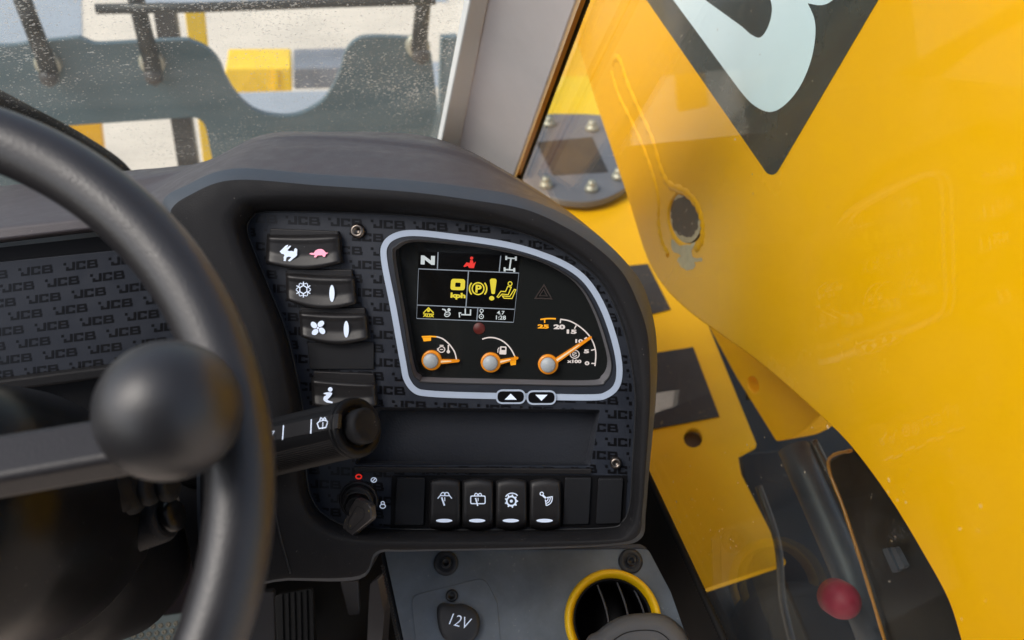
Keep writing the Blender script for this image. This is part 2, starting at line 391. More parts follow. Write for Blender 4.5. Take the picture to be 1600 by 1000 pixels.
# ---- fork carriage outside the windscreen
fc = empty('fork_carriage', (0, 2.6, .8), 'dark grey green steel carriage plate with notches beyond the windscreen', 'fork carriage')
outer = [(-300, 60)] + cr([(-120, 70), (0, 73), (60, 66), (122, 60)], 4, False)
outer += cr([(122, 60), (132, 64), (146, 69), (165, 69)], 4, False)[1:]
outer += cr([(165, 69), (280, 63), (300, 66), (325, 78), (342, 97), (352, 120), (368, 147), (395, 172), (430, 182), (465, 180), (500, 162), (518, 140), (532, 110), (540, 82), (556, 64), (580, 58), (640, 60), (665, 66), (674, 85)], 5, False)[1:]
outer += [(682, 150), (688, 210), (700, 400), (-300, 400)]
outer = [p for i, p in enumerate(outer) if i == 0 or math.dist(p, outer[i-1]) > 1]
h1 = rr([(100, 197), (282, 184), (282, 183), (325, 183), (345, 330), (100, 330)], [8, 0, 0, 24, 5, 5])
h1 = rr([(100, 197), (318, 182), (332, 250), (340, 330), (100, 330)], [8, 22, 0, 5, 5])
m = M(); m.prism(outer, PX, -.03, 0, holes=[h1]); m.build('plate', K['plate'], fc)
for a, b in (((20, -40), (78, 112)), ((198, -60), (240, 110)), ((668, -60), (654, 78))):
    r_ = M(); A, B = Plane(V((0, 2.52, 0)), V((0, -1, 0))).on(*a), PX.on(*b, .02)
    r_.tube([A, A.lerp(B, .5), B], [.024, .024, .026], 14); rod = r_.build('rod', K['rod'], fc)
    w_ = M(); w_.disc(b[0]-2, b[1]-14 if b[0] < 600 else b[1]-8, [(0, .022), (17, .022), (19, .016), (19, 0)], PX, 28); w_.build('washer', K['zinc'], fc)
    n_ = M(); n_.disc(b[0]+2, b[1]+4, [(0, .05), (11, .05), (14, .04), (15, .02)], PX, 6); n_.build('nut', K['dsteel'], fc)
m = M(); PX2 = Plane(V((0, 2.5, 0)), V((0, -1, 0)))
m.tube([PX2.on(150, 14), PX2.on(300, 12), PX2.on(500, 5), PX2.on(680, 0)], .014, 12); m.build('crossbar', K['rod'], fc)
m = M(); PX3 = Plane(V((0, 3.2, 0)), V((0, -1, 0)))
m.prism([(238, 12), (272, 12), (312, 275), (280, 275)], PX3, -.07, 0)
tag(m.build('mast_post', K['dsteel'], bevel=.004), 'dark dusty steel post behind the carriage plate', 'post')
PX4 = Plane(V((0, 3.5, 0)), V((0, -1, 0)))
m = M(); m.prism(rr([(288, 14), (318, 12), (345, 290), (322, 290)], [4, 4, 0, 0]), PX4, -.05, 0)
tag(m.build('yellow_post', K['yyard'], bevel=.004), 'upright yellow post beside the dark mast post', 'post')
m = M(); m.prism([(100, 150), (152, 150), (164, 260), (104, 260)], PX4, -.05, 0)
tag(m.build('yellow_post', K['yellow2'], bevel=.004), 'ochre yellow post low at left behind the carriage cutout', 'post')
yb = empty('tool_box', PX4.on(410, 130), 'bright yellow machine box lying in the yard behind the carriage notch', 'box')
PX5 = Plane(V((0, 4.2, 0)), V((0, -1, 0)))
m = M(); m.prism([(352, 107), (455, 106), (457, 143), (352, 146)], PX5, -.3, 0); m.build('body', K['yyard'], yb, bevel=.01)
m = M(); stroke(m, [(380, 139), (412, 138), (396, 119)], 3, PX5, .002, True); m.build('emblem', K['yring'], yb)
m = M(); m.prism([(428, 109), (434, 109), (434, 140), (428, 140)], PX5, .001, .012); m.build('strip', K['yring'], yb)
m = M(); m.prism(rr([(459, 107), (545, 104), (545, 138), (459, 140)], 5), PX5, -.3, 0)
dk = m.build('drum', K['drum'], bevel=.01); tag(dk, 'dark steel drum lying beside the yellow box', 'drum')
# second yard machine frame right of carriage
m = M(); m.prism([(690, 60), (716, 58), (700, 230), (684, 230)], Plane(V((0, 3, 0)), V((0, -1, 0))), -.05, 0)
tag(m.build('mast_post', K['plate'], bevel=.004), 'grey post edge beside the cab pillar', 'post')

# ---- unseen cab roof, rear wall and door panel, added to darken the interior
cs = empty('added_cab_shell', (-.3, -.3, 1.25), 'added unseen black cab roof and rear wall behind the viewer', 'added cab shell')
def bxx(x0, x1, y0, y1, z0, z1): return M().box(V(((x0+x1)/2, (y0+y1)/2, (z0+z1)/2)), V(((x1-x0)/2, 0, 0)), V((0, (y1-y0)/2, 0)), V((0, 0, (z1-z0)/2)))
bxx(-.85, .27, -.75, -.25, 2.78, 2.84).build('added_roof', K['rubber'], cs, bevel=.01)
bxx(-.85, -.74, -.25, .62, 2.78, 2.84).build('added_roof_rail', K['rubber'], cs, bevel=.01)
bxx(.17, .27, -.25, .62, 2.78, 2.84).build('added_roof_rail', K['rubber'], cs, bevel=.01)
bxx(-.85, .27, .55, .62, 2.72, 2.80).build('added_front_header', K['rubber'], cs, bevel=.01)
bxx(-.85, .27, -.80, -.75, 1.25, 2.78).build('added_rear_wall', K['rubber'], cs)
bxx(-.87, -.82, -.75, 1.3, 1.25, 2.05).build('added_door_panel', K['rubber'], cs)
# ---- windscreen, wiper, pillar
m = M(); q = [(-500, -500), (770, -500), (800, -120), (745, 300), (700, 420), (-500, 420)]
m.prism(q, PW, -.005, 0); tag(m.build('windscreen', K['wglass']), 'dust speckled windscreen glass above the dashboard', 'windscreen')
wp = empty('windscreen_wiper', PW.on(100, 200, -.02), 'dusty black wiper resting low on the windscreen behind the steering wheel', 'wiper')
m = M(); m.loft([[PW.on(x, y, h) for x, y in cr([(-60, 112), (0, 140), (60, 172), (110, 198), (150, 222), (185, 246), (205, 266), (216, 285), (120, 300), (60, 240), (0, 185), (-60, 160)], 3)] for h in (-.012, -.03)], True, True, True, True)
m.build('blade_cover', K['mat'], wp, bevel=.002)
pr = empty('cab_pillar', PW.on(790, 150), 'light grey painted cab pillar between windscreen and side window', 'pillar')
lo = [(752, -80), (687, 240), (660, 340), (800, 340), (806, 282), (940, -80)]
m = M(); face = [(778, -80), (716, 232), (690, 340), (796, 340), (803, 280), (932, -80)]
A = [PW.on(x, y, .008) for x, y in lo]; B = [PW.on(x, y, h) for (x, y), h in zip(face, (.022, .022, .022, .10, .10, .10))]
m.loft([A, B], True, False, True, True); m.build('post', K['pillar'], pr, bevel=.004)
m = M(); m.prism([(750, -80), (779, -80), (718, 232), (692, 340), (660, 340), (685, 240)], PW, .005, .025); m.build('edge_flange', K['pillarlight'], pr, bevel=.003)
m = M(); m.prism([(937, -80), (945, -80), (813, 275), (806, 278)], Plane(PW.p, PW.n), .02, .05); m.build('trim', K['amberedge'], pr)  # tan trim strip only paints in the yellow reflected along the pillar edge

# ---- side glass
sw = empty('side_window', PG.on(1300, 600), 'clear right hand side window pane with black edge seal', 'window')
gq = cr([(944, -80), (905, 20), (812, 275)], 3, False)+cr([(808, 300), (830, 420), (900, 560), (960, 660), (1012, 742)], 3, False)+[(1131, 1000), (1200, 1150), (2300, 1150), (2300, -500), (1100, -500)]
gw = [PG.on(x, y) for x, y in gq]
m = M(); m.poly(gw); bk = [p+V((.005, 0, 0)) for p in gw]; m.poly(bk[::-1]); m.wall(gw, bk); m.build('pane', K['sglass'], sw)
def seal_path(a, b, n=150): 
    A_, B_ = PG.on(*a, .004), PG.on(*b, .004); return [A_.lerp(B_, i/n) for i in range(n+1)]
m = M(); pth = seal_path((944, -80), (812, 277), 170); m.tube(pth, [.0062 if i % 2 else .0048 for i in range(len(pth))], 8)
pth = seal_path((1004, 726), (1178, 1100), 170); m.tube(pth, [.0046 if i % 2 else .0036 for i in range(len(pth))], 8)
m.build('seal', K['rubber'], sw)

# ---- boom
bo = empty('boom', PB.on(1300, 500), 'huge glossy yellow boom with black chevron and white letter filling the right side', 'boom')
bl = cr([(850, -70), (900, 65), (935, 175), (980, 310), (1005, 390), (1022, 428), (1046, 461), (1080, 492), (1110, 514), (1190, 572), (1277, 649), (1330, 702), (1390, 784), (1439, 865), (1477, 935), (1498, 1000), (1525, 1100), (1550, 1200)], 6, False)
bl += [(2200, 1200), (2300, -300), (1500, -700), (900, -350)]
hole = ell(1070, 341, 26, 40, 36, rot=-8)
m = M(); m.prism(bl, PB, -.33, 0, holes=[hole]); m.build('body', K['yellow'], bo, bevel=.006)
m = M(); m.prism(ell(1070, 341, 25.5, 39.5, 36, rot=-8), PB, -.03, -.004); m.build('pin_end', K['grease'], bo)
m = M(); rg = ell(1070, 341, 25, 39, 40, rot=-8)
rgi = []
for i, (x, y) in enumerate(rg):
    f = .08+.06*math.sin(i*.7)+.09*random.random()+(.16 if y > 362 else 0); rgi.append((x+(1070-x)*f, y+(341-y)*f*.8))
m.wall([PB.on(x, y, -.0036) for x, y in rg], [PB.on(x, y, -.0036) for x, y in rgi]); m.build('bare_edge', K['chip'], bo)
m = M()
shape(m, [(x+random.uniform(-1.5, 1.5), y+random.uniform(-1.5, 1.5)) for x, y in cr([(1050, 374), (1062, 383), (1078, 382), (1086, 378), (1080, 392), (1084, 401), (1098, 404), (1097, 408), (1086, 409), (1086, 417), (1076, 423), (1066, 418), (1058, 407), (1062, 398), (1051, 391)], 3)], PB, .0006)
m.build('chipped_paint', K['chip'], bo)
def tubepx(m, pts, r, pl, h=0, k=6, n=8):
    q = cr(pts, k, False); m.tube([pl.on(x, y, h) for x, y in q], [r*(1+.12*math.sin(i*2.1)) for i in range(len(q))], n)
m = M()
tubepx(m, [(963, 100), (967, 90), (975, 96), (985, 128), (1004, 172), (1024, 215), (1038, 262), (1052, 288), (1078, 300), (1096, 322), (1104, 348), (1103, 374), (1094, 388)], .009, PB, -.0062)
tubepx(m, [(960, 112), (972, 150), (992, 190), (1012, 235), (1026, 275), (1034, 310), (1034, 345), (1040, 378), (1050, 398)], .0085, PB, -.006)
m.build('weld_bead', K['yellow'], bo)
chev = [(930, -150), (1010, 0), (1192, 262)]+cr([(1192, 262), (1198, 270), (1206, 273), (1213, 270), (1219, 261)], 4, False)[1:]+[(1372, 0), (1450, -150)]
m = M(); shape(m, chev, PB, .0004); m.build('chevron', K['decal'], bo)
let = [(955, -130), (1052, 0), (1100, 65), (1155, 140)]+cr([(1155, 140), (1176, 163), (1202, 175), (1226, 164), (1250, 135), (1267, 95), (1274, 55), (1272, 28), (1262, 5)], 5, False)[1:]+cr([(1262, 5), (1285, 8), (1305, -3), (1325, -30), (1330, -70), (1310, -130)], 4, False)[1:]
cou = [(1060, -60), (1102, 0), (1150, 30*1.0), (1172, 52)]+cr([(1172, 52), (1186, 58), (1197, 47), (1205, 25), (1204, 0), (1190, -40)], 5, False)[1:]
cou = [(1045, -80), (1102, 0), (1140, 42), (1172, 53)] if False else [(1046, -84), (1102, 0), (1165, 46*1.0+0)]+cr([(1165, 46), (1176, 56), (1187, 58), (1197, 47), (1205, 25), (1204, 0), (1185, -50)], 5, False)[1:]
cou = [(1040, -84), (1098, -5), (1143, 52*1.0), (1172, 52)] if False else [(1040, -84), (1102, 0), (1160, 42), *cr([(1172, 53), (1186, 59), (1197, 48), (1205, 25), (1204, 0), (1185, -50)], 5, False)]
m = M(); shape(m, let, PB, .0009, holes=[cou]); m.build('letter', K['decalw'], bo)

# ---- chassis right of the cab
ch = empty('chassis_deck', PD.on(1100, 700), 'yellow steel chassis deck beside the cab with dark grip mats', 'chassis')
deck = [(820, 60), (960, 60), (1110, 517), (1182, 694)]+rr([(1182, 700), (1152, 708), (1158, 741)], [0, 8, 0])[1:]+[(1228, 878), (1104, 919), (856, 961), (800, 600), (790, 320)]
m = M(); m.prism(deck, PD, -.012, 0, holes=[ell(1083, 684, 15, 15.5, 28)]); m.build('deck_plate', K['yellow2'], ch)
m = M(); m.prism([(960, 300), (1012, 412), (1048, 483), (1020, 490), (940, 500), (930, 420), (985, 412)][1:5]+[(930, 420)], PD, .0005, .003); m.build('grip_mat', K['mat'], ch)
m = M(); m.prism([(1000, 555), (1083, 542), (1124, 650), (1014, 671)], PD, .0005, .003); m.build('grip_mat', K['mat'], ch)
m = M(); m.disc(1083, 684, [(0, -.03), (20, -.03), (20, -.012)], PD); m.build('plug', K['grease'], ch)
m = M(); m.prism([(985, 318), (1015, 318), (1040, 405), (1030, 408)], PD, .002, .006); 
m.build('step_plate', K['yring'], ch)
PD2 = Plane(V((0, 0, 1.235)), V((0, 0, 1)))
cp = empty('cover_plate', PD2.on(900, 240), 'round dark bolted cover plate on the yellow chassis ahead of the boom', 'cover plate')
disc_ = cr([(800, 186), (985, 184), (990, 225), (985, 280), (962, 302), (925, 314), (885, 313), (850, 304), (822, 290), (800, 270)], 5)
m = M(); m.prism(disc_, PD2, -.02, 0); m.build('disc', K['coverm'], cp, bevel=.003)
m = M(); m.prism([(838, 222), (925, 214), (950, 268), (864, 273)], PD2, .0005, .002); m.build('grip_patch', K['mat'], cp)
for bx, by in ((858, 195), (925, 202), (853, 291), (924, 297), (966, 278)):
    m = M(); m.disc(bx, by, [(0, .028), (6, .028), (7, .02), (7, .012), (10, .011), (11, .0)], PD2, 12); m.build('bolt', K['zinc'], cp)
m = M(); m.prism([(840, 120), (932, 118), (960, 186), (822, 186)], PD2, -.03, -.004); 
hb = m.build('chassis_block', K['yring'], bevel=.004); tag(hb, 'bright yellow block of the chassis above the cover plate', 'chassis block')
# engine bay floor, bracket, cylinder, service box
m = M(); PE = Plane(V((0, 0, .75)), V((0, 0, 1)))
m.prism([(900, 380), (1300, 380), (1900, 1150), (1000, 1150)], PE, -.05, 0)
tag(m.build('engine_bay', K['engine']), 'dark shadowed engine bay tray between deck and boom', 'engine bay')
m = M(); m.prism(rr([(1155, 708), (1240, 700), (1450, 1100), (1300, 1100), (1158, 741)], [10, 6, 0, 0, 0]), PD, -.25, -.11)
tag(m.build('engine_cover', K['engine'], bevel=.01), 'dull black cover panel beside the yellow deck', 'cover')
PBk = Plane(V((.62, 0, 0)), V((-1, 0, 0)))
bk_ = empty('boom_bracket', PBk.on(1200, 600), 'ochre yellow bracket with a round hole under the boom', 'bracket')
m = M(); m.prism([(1090, 470), (1112, 520), (1150, 590), (1212, 690)]+cr([(1212, 690), (1235, 685), (1258, 672), (1280, 650)], 4, False)[1:]+[(1330, 560), (1200, 440)], PBk, -.05, 0, holes=[ell(1176, 601, 8, 13, 20, rot=-20)])
m.build('plate', K['yellow2'], bk_, bevel=.004)
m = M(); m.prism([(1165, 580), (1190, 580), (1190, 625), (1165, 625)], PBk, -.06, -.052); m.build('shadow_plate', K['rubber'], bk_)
PT = Plane(V((.56, 0, 0)), V((-1, 0, 0)))
m = M(); m.tube([PT.on(1240, 700), PT.on(1262, 750), PT.on(1320, 880), PT.on(1400, 1080)], .022, 20)
tag(m.build('hydraulic_cylinder', K['tubeg']), 'grey hydraulic cylinder running down under the boom', 'cylinder')
for i, (pts, r, lab) in enumerate((([(1185, 760), (1215, 850), (1225, 950), (1260, 1080)], .006, 'thin black hose curving down left of the hydraulic cylinder'),
                                   ([(1270, 690), (1310, 770), (1370, 900), (1440, 1060)], .007, 'black hose running close beside the amber edged service box'))):
    m = M(); q = cr(pts, 6, False); m.tube([PT.on(x, y, -.02-.01*i) for x, y in q], r, 12)
    tag(m.build('hydraulic_hose', K['keyp']), lab, 'hose', 'hydraulic hoses under the boom')
sb = empty('service_box', PT.on(1400, 850), 'black service box with amber edge at the lower right under the boom', 'service box')
PS = Plane(V((.53, 0, 0)), V((-1, 0, 0)))
m = M(); m.prism(rr([(1292, 722), (1330, 700), (1520, 900), (1560, 1120), (1420, 1120)], [8, 4, 0, 0, 0]), PS, -.12, -.004); m.build('box_body', K['black'], sb, bevel=.003)
m = M(); tubepx(m, [(1330, 704), (1294, 722), (1320, 800), (1352, 900), (1385, 1010)], .0022, PS, .0); m.build('edge_trim', K['amberedge'], sb)
m = M(); m.prism(rr([(1378, 858), (1386, 856), (1404, 892), (1395, 896)], 3), PS, 0, .006)
m.prism(rr([(1391, 856), (1398, 855), (1414, 886), (1407, 891)], 3), PS, 0, .006); m.build('clip', K['tubeg'], sb)
m = M(); PR = Plane(at(1315, 938, .93), azel(14, 45)); m.disc(1315, 938, [(0, .022), (16, .019), (26, .01), (29, 0), (29, -.02)], PR, 32)  # solid disc stands in for a red reflection in the side glass
tag(m.build('glass_reflection', K['red']), 'round red disc standing in for a red reflection in the side glass', 'cap')

# ------------------------------------------------------------------ cab side wall and console
m = M()
A = [PG.on(x, y, .006) for x, y in ((1004, 730), (1070, 880), (1131, 1005), (1180, 1100))]
inn = [at(995, 740, .93), at(1018, 850, .90), at(1072, 1000, .86), at(1110, 1100, .84)]
low = [p-V((0, 0, .3)) for p in inn]
m.loft([A, inn, low], False, True); tag(m.build('side_trim', K['rubber']), 'glossy black trim strip between console and side window', 'trim')
co = empty('side_console', PC.on(800, 950), 'blue grey side console top with socket and air vent', 'console')
VX, VY = 958, 969
cpl = rr([(601, 861), (1012, 857), (1048, 925), (1110, 1100), (652, 1100)], [3, 8, 0, 0, 0])
m = M(); m.prism(cpl, PC, -.004, 0, holes=[ell(VX, VY, 70, 70, 48)]); m.build('top_plate', K['console'], co, bevel=.0015)
m = M(); top = [PC.on(x, y, -.004) for x, y in ((601, 861), (650, 1100))]; m.poly([top[0], top[1], top[1]-V((0, 0, .4)), top[0]-V((0, 0, .4))]); m.build('side_wall', K['facia'], co)
m = M(); e = [PC.on(x, y, -.001) for x, y in ((592, 868), (596, 864), (648, 1100), (632, 1100))]
m.loft([[PC.on(595, 866, -.002), PC.on(640, 1100, -.002)], [PC.on(601, 862, -.0045), PC.on(651, 1100, -.0045)]], False)
for i in range(90):
    t = i/90; x, y = 600+t*44, 884+t*216
    m.disc(x-3+2*(i % 2), y, [(2.3, -.001), (1.8, .001), (0, .0012)], PC, 6)
m.build('edge_gasket', K['dscrew'], co)
m = M(); m.prism([(632, 856), (1000, 850), (1012, 857), (640, 861)], PC, .000, .002); m.build('rear_lip', K['steel'], co, bevel=.0006)
for x, y in ((697, 880), (985, 877)):
    m = M(); m.disc(x, y, [(19, -.0003), (19, .0015), (17, .0026), (11, .0028), (10, .002)], PC, 36); wsh = m.build('washer', K['cap'], co)
    m = M(); m.disc(x, y, [(8, .002), (8, .0062), (6.5, .007), (4.2, .007), (3.6, .0045), (0, .0045)], PC, 24); m.build('screw', K['dscrew'], wsh)
m = M(); m.disc(706, 931, [(9.5, 0), (9.5, .004), (8, .005), (4.5, .005), (3.8, .003), (0, .003)], PC, 24); m.build('screw', K['dscrew'], co)
m = M(); m.prism(rr([(642, 931), (757, 902), (777, 940), (790, 1100), (660, 1100)], [14, 14, 6, 0, 0]), PC, .0003, .0012); m.build('socket_plate', K['console'], co, bevel=.0005)
sk = M(); cap = cr([(683, 962), (684, 948), (692, 942), (706, 944), (724, 944), (742, 953), (750, 970), (747, 990), (735, 1003), (715, 1006), (697, 1000), (687, 985)], 5)
sk.loft([[PC.on(718+(x-718)*k, 974+(y-974)*k, h) for x, y in cap] for k, h in ((1, .001), (1.01, .007), (.96, .0098), (.8, .011), (.3, .0115))], True, True, False, True)
cp_ = sk.build('socket_cap', K['cap'], co)
m = M(); text(m, '12V', (703, 962, 736, 980), PC, .0118, ang=16, bold=-.008, shear=.12); m.build('lettering', K['white'], cp_)
av = empty('air_vent', PC.on(VX, VY), 'round air vent with yellow ring in the console', 'air vent')
m = M(); prof = [(62, -.002), (64.5, .003), (68, .0065), (72, .0072), (75, .005), (76.5, .001), (76.5, -.003)]
c = PC.on(VX, VY); k = (c-CAM).dot(FW)/FPX
m.lathe(c, PC.n, [(r*k, z) for r, z in prof], 72, cap=False); m.build('ring', K['yring'], av)
m = M(); m.lathe(c, PC.n, [(r*k, z) for r, z in [(62.5, 0), (60, .001), (58, -.003), (56, -.02), (50, -.05), (0.1, -.05)]], 56, cap=False); m.build('bowl', K['black'], av)
for i, a in enumerate((-18, 14, 40)):
    m = M(); cc = c + PC.ex*(a*k) ; u = PC.ey
    def arc(rad, off, h): return [c+PC.ex*((a+off+10*math.sin(math.pi*t/14))*k)+u*(rad*k*(t/7-1))+PC.n*h for t in range(15)]
    rad = math.sqrt(57**2-a*a)
    m.loft([arc(rad, 0, -.004), arc(rad, 2.2, -.003), arc(rad, 3.4, -.005), arc(rad, 12, -.032), arc(rad, 10, -.032), arc(rad, 0, -.004)], False); m.build('vane', K['vane'], av)
# joystick base in the lower right
js = empty('joystick', PC.on(1000, 1010, .03), 'grey joystick grip poking in over the air vent at bottom edge', 'joystick')
g = [(912, 1012), (935, 985), (965, 965), (1000, 958), (1036, 960), (1060, 975), (1078, 1000), (1100, 1060), (1100, 1150), (900, 1150)]
gc = cr(g, 5)
m = M(); m.loft([[PC.on(1000+(x-1000)*k, 1060+(y-1060)*k, h) for x, y in gc] for k, h in ((.97, .012), (1, .03), (.985, .042), (.93, .048), (.8, .0485), (.2, .049))], True, True, True, True); m.build('grip', K['grey'], js)
m = M(); q = [(1000+(x-1000)*.72, 1070+(y-1070)*.76) for x, y in gc]; stroke(m, q, 1.6, PC, .0492, True, thick=.001); m.build('seam', K['facia'], js)

# ------------------------------------------------------------------ dashboard
db = empty('dashboard', PP.on(700, 600), 'black moulded dashboard with hooded switch panel on the right and printed panel on the left', 'dashboard')
Pn = [(420, 448), (398, 394), (386, 356), (396, 337), (412, 331), (500, 331), (640, 336), (740, 348), (800, 358), (860, 380), (910, 412), (941, 442), (962, 480), (979, 530), (989, 582), (993, 635), (988, 736), (984, 790), (972, 816), (945, 825), (800, 828), (640, 827), (550, 823), (512, 808), (490, 785), (479, 745), (474, 655), (467, 605), (448, 520)]
RI = [(398, 450), (375, 395), (361, 350), (370, 325), (394, 311), (500, 308), (640, 315), (740, 328), (810, 346), (870, 370), (912, 398), (946, 432), (972, 475), (990, 525), (1000, 575), (1003, 635), (999, 740), (995, 800), (982, 832), (950, 843), (800, 846), (640, 846), (545, 842), (498, 826), (473, 795), (461, 750), (455, 655), (446, 605), (428, 525)]
BI = [(300, 455), (282, 400), (266, 335), (302, 303), (368, 282), (500, 291), (640, 301), (740, 314), (820, 328), (880, 354), (930, 386), (970, 424), (993, 467), (1010, 517), (1015, 572), (1015, 635), (1008, 740), (1003, 800), (996, 837), (950, 850), (800, 856), (640, 859), (588, 862), (562, 899), (450, 903), (330, 901), (312, 700), (308, 600), (303, 525)]
BO = [(288, 455), (268, 400), (253, 319), (292, 289), (366, 263), (500, 272), (640, 281), (740, 293), (812, 307), (882, 335), (938, 371), (982, 414), (1007, 452), (1023, 508), (1027, 562), (1025, 620), (1014, 740), (1009, 800), (1001, 842), (950, 853), (800, 859), (640, 862), (590, 866), (562, 905), (450, 907), (325, 905), (306, 700), (302, 600), (297, 525)]
k = 6
ps, ri, bi, bo_ = [cr(q, k) for q in (Pn, RI, BI, BO)]
n_ = len(ps)
def mixp(a, b, t): return [(p[0]*(1-t)+q[0]*t, p[1]*(1-t)+q[1]*t) for p, q in zip(a, b)]
sec = lambda q, h: [PP.on(x, y, h) for x, y in q]
secs = [sec(ps, -.004), sec(mixp(ps, ri, .08), .004), sec(mixp(ps, ri, .30), .016), sec(mixp(ps, ri, .70), .024), sec(ri, .0275), sec(mixp(ri, bi, .2), .0285),
        sec(mixp(ri, bi, .97), .0285), sec(mixp(bi, bo_, .06), .0278)]
m = M(); m.loft(secs, True, True)
bsec = [secs[-1], sec(mixp(bi, bo_, .3), .0255), sec(mixp(bi, bo_, .93), .0175), sec(bo_, .0155)]
# outer skirt: everything but the top goes back a little
back = [p-PP.n*.09+FW*.0 for p in sec(bo_, .0155)]
m.loft([bsec[-1], [p-PP.n*.012 for p in bsec[-1]], back], True, True)
m.build('bezel_frame', K['facia'], db)
m = M(); m.loft(bsec, True, True); m.build('bezel_band', K['band'], db)
# hood top skin from BO up to the silhouette
fr = [(170, 336), (253, 319), (292, 289), (366, 263), (500, 272), (640, 281), (740, 293), (812, 307), (882, 335), (938, 371), (982, 414)]
c1 = [(165, 318), (235, 305), (290, 275), (385, 238), (500, 232), (640, 243), (730, 258), (800, 287), (870, 322), (930, 363), (976, 408)]
c2 = [(160, 300), (225, 290), (295, 264), (400, 222), (500, 217.5), (635, 229), (715, 244), (775, 268), (850, 309), (918, 354), (968, 400)]
c3 = [(160, 290), (225, 280), (300, 262), (402, 220), (500, 213.5), (640, 224.5), (720, 239), (780, 266), (851, 308), (916, 352), (966, 399)]
bk2 = [(150, 272), (215, 265), (315, 254), (408, 211), (500, 206), (640, 209), (718, 229), (790, 267), (852, 305), (914, 350), (964, 398)]
hz = [(.0155, 1), (-.03, 1), (-.085, 1), (-.088, 1), (-.14, 1)]
S = []
for q, (h, _) in zip((fr, c1, c2, c3, bk2), hz): S.append([PP.on(x, y, h) for x, y in cr(q, 6, False)])
S.append([p+V((0, .04, -.10)) for p in S[-1]])
m = M(); m.loft(S, False, True); m.build('hood', K['hood'], db)
# left dash: top, lip, panel, ledge
def row(ptsL, h): return [PL.on(x, y, h) for x, y in ptsL]
L0 = [(-800, 394), (0, 291), (100, 279), (196, 268), (300, 257), (345, 246)]
L1 = [(-800, 461), (0, 352), (100, 341), (150, 334), (230, 324), (300, 300)]
L2 = [(-800, 468), (0, 357), (100, 346), (150, 340), (230, 333), (300, 315)]
L3 = [(-800, 486), (0, 374), (100, 362), (170, 354), (250, 348), (310, 345)]
L4 = [(-800, 489), (0, 377), (100, 365), (170, 357), (250, 351), (310, 348)]
m = M(); m.loft([row(L0, -.20), row(L1, .012), row(L2, .018), row(L3, .020), row(L4, .016), row([(x, y+3) for x, y in L4], -.012)], False, True); m.build('left_hood', K['hood'], db, bevel=.002)
lp = [(-800, 512), (0, 409), (180, 391), (262, 382), (300, 560), (180, 569), (0, 592), (-800, 688)]
m = M(); m.prism([(-800, 476), (330, 350), (340, 660), (-800, 780)], PL, -.03, -.004); m.build('left_backing', K['black'], db)
m = M(); m.prism(lp, PL, -.004, .0); lpan = m.build('printed_panel', K['panel'], db, bevel=.001)
m = M(); m.prism([(-800, 690), (0, 594), (180, 571), (320, 556), (320, 580), (180, 588), (100, 600), (-800, 712)], PL, -.02, .014); m.build('ledge', K['facia'], db, bevel=.003)
m = M(); m.prism([(-800, 712), (100, 600), (330, 580), (330, 700), (-800, 900)], PL, -.06, -.02); m.build('lower_facia', K['black'], db)
m = M(); m.prism([(262, 690), (330, 690), (335, 915), (306, 915)], Plane(at(300, 800, .72), azel(0, 40)), -.02, 0); m.build('column_facia', K['facia'], db, bevel=.001)
m = bxx(-.85, .265, .80, 1.195, 1.675, 1.69); m.build('cowl', K['facia'], db)
# lettering tiles
GL = {'dot': [(0, 0, 4.2, 4.2)], 'J': [(13.6, 0, 18, 9.8), (4, 9.8, 18, 13), (4, 7, 8.3, 9.8)],
      'C': [(20, 0, 34.5, 3.1), (20, 3.1, 24.4, 9.9), (20, 9.9, 34.5, 13), (30.6, 3.1, 34.5, 4.6), (30.6, 8.4, 34.5, 9.9)],
      'B': [(37, 0, 52, 2.9), (37, 2.9, 41.4, 10.2), (37, 10.2, 53.5, 13), (41.4, 5.2, 52.5, 7.8), (48.6, 2.9, 52.6, 5.2), (49.6, 7.8, 54, 10.2)]}
def tiles(m, pl, x0, y0, dx, slope, dyrow, stag, rows, cols, poly, excl, h=.0003, sc=1, vx=0):
    for r in range(rows[0], rows[1]):
        for c_ in range(cols[0], cols[1]):
            ox = x0+c_*dx+((r*stag) % 1)*dx+vx*r; oy = y0+r*dyrow+(ox-x0)*slope
            for g_ in GL.values():
                for a, b, c2_, d in g_:
                    q = [(ox+X*sc, oy+Y*sc+X*sc*slope) for X, Y in ((a, b), (c2_, b), (c2_, d), (a, d))]
                    ok = lambda p: inside(p, poly) and not any(inside(p, e_) for e_ in excl)
                    g_ok = [ok(p) for p in q]
                    if all(g_ok): m.poly([pl.on(x, y, h) for x, y in q])
                    elif any(g_ok) or ok(((q[0][0]+q[2][0])/2, (q[0][1]+q[2][1])/2)):
                        nu = max(1, int((c2_-a)/1.1)); nv = max(1, int((d-b)/1.1))
                        for iu in range(nu):
                            for iv in range(nv):
                                X0, X1 = a+(c2_-a)*iu/nu, a+(c2_-a)*(iu+1)/nu; Y0, Y1 = b+(d-b)*iv/nv, b+(d-b)*(iv+1)/nv
                                qq = [(ox+X*sc, oy+Y*sc+X*sc*slope) for X, Y in ((X0, Y0), (X1, Y0), (X1, Y1), (X0, Y1))]
                                if all(ok(p) for p in qq): m.poly([pl.on(x, y, h) for x, y in qq])
ringp = cr([(595, 406), (598, 379), (616, 364), (646, 359), (700, 364), (790, 377), (850, 394), (895, 415), (925, 442), (949, 484), (967, 538), (973, 580), (967, 607), (949, 622), (925, 626), (846, 625), (740, 623), (670, 620), (646, 614), (631, 595), (625, 568), (610, 484)], 6)
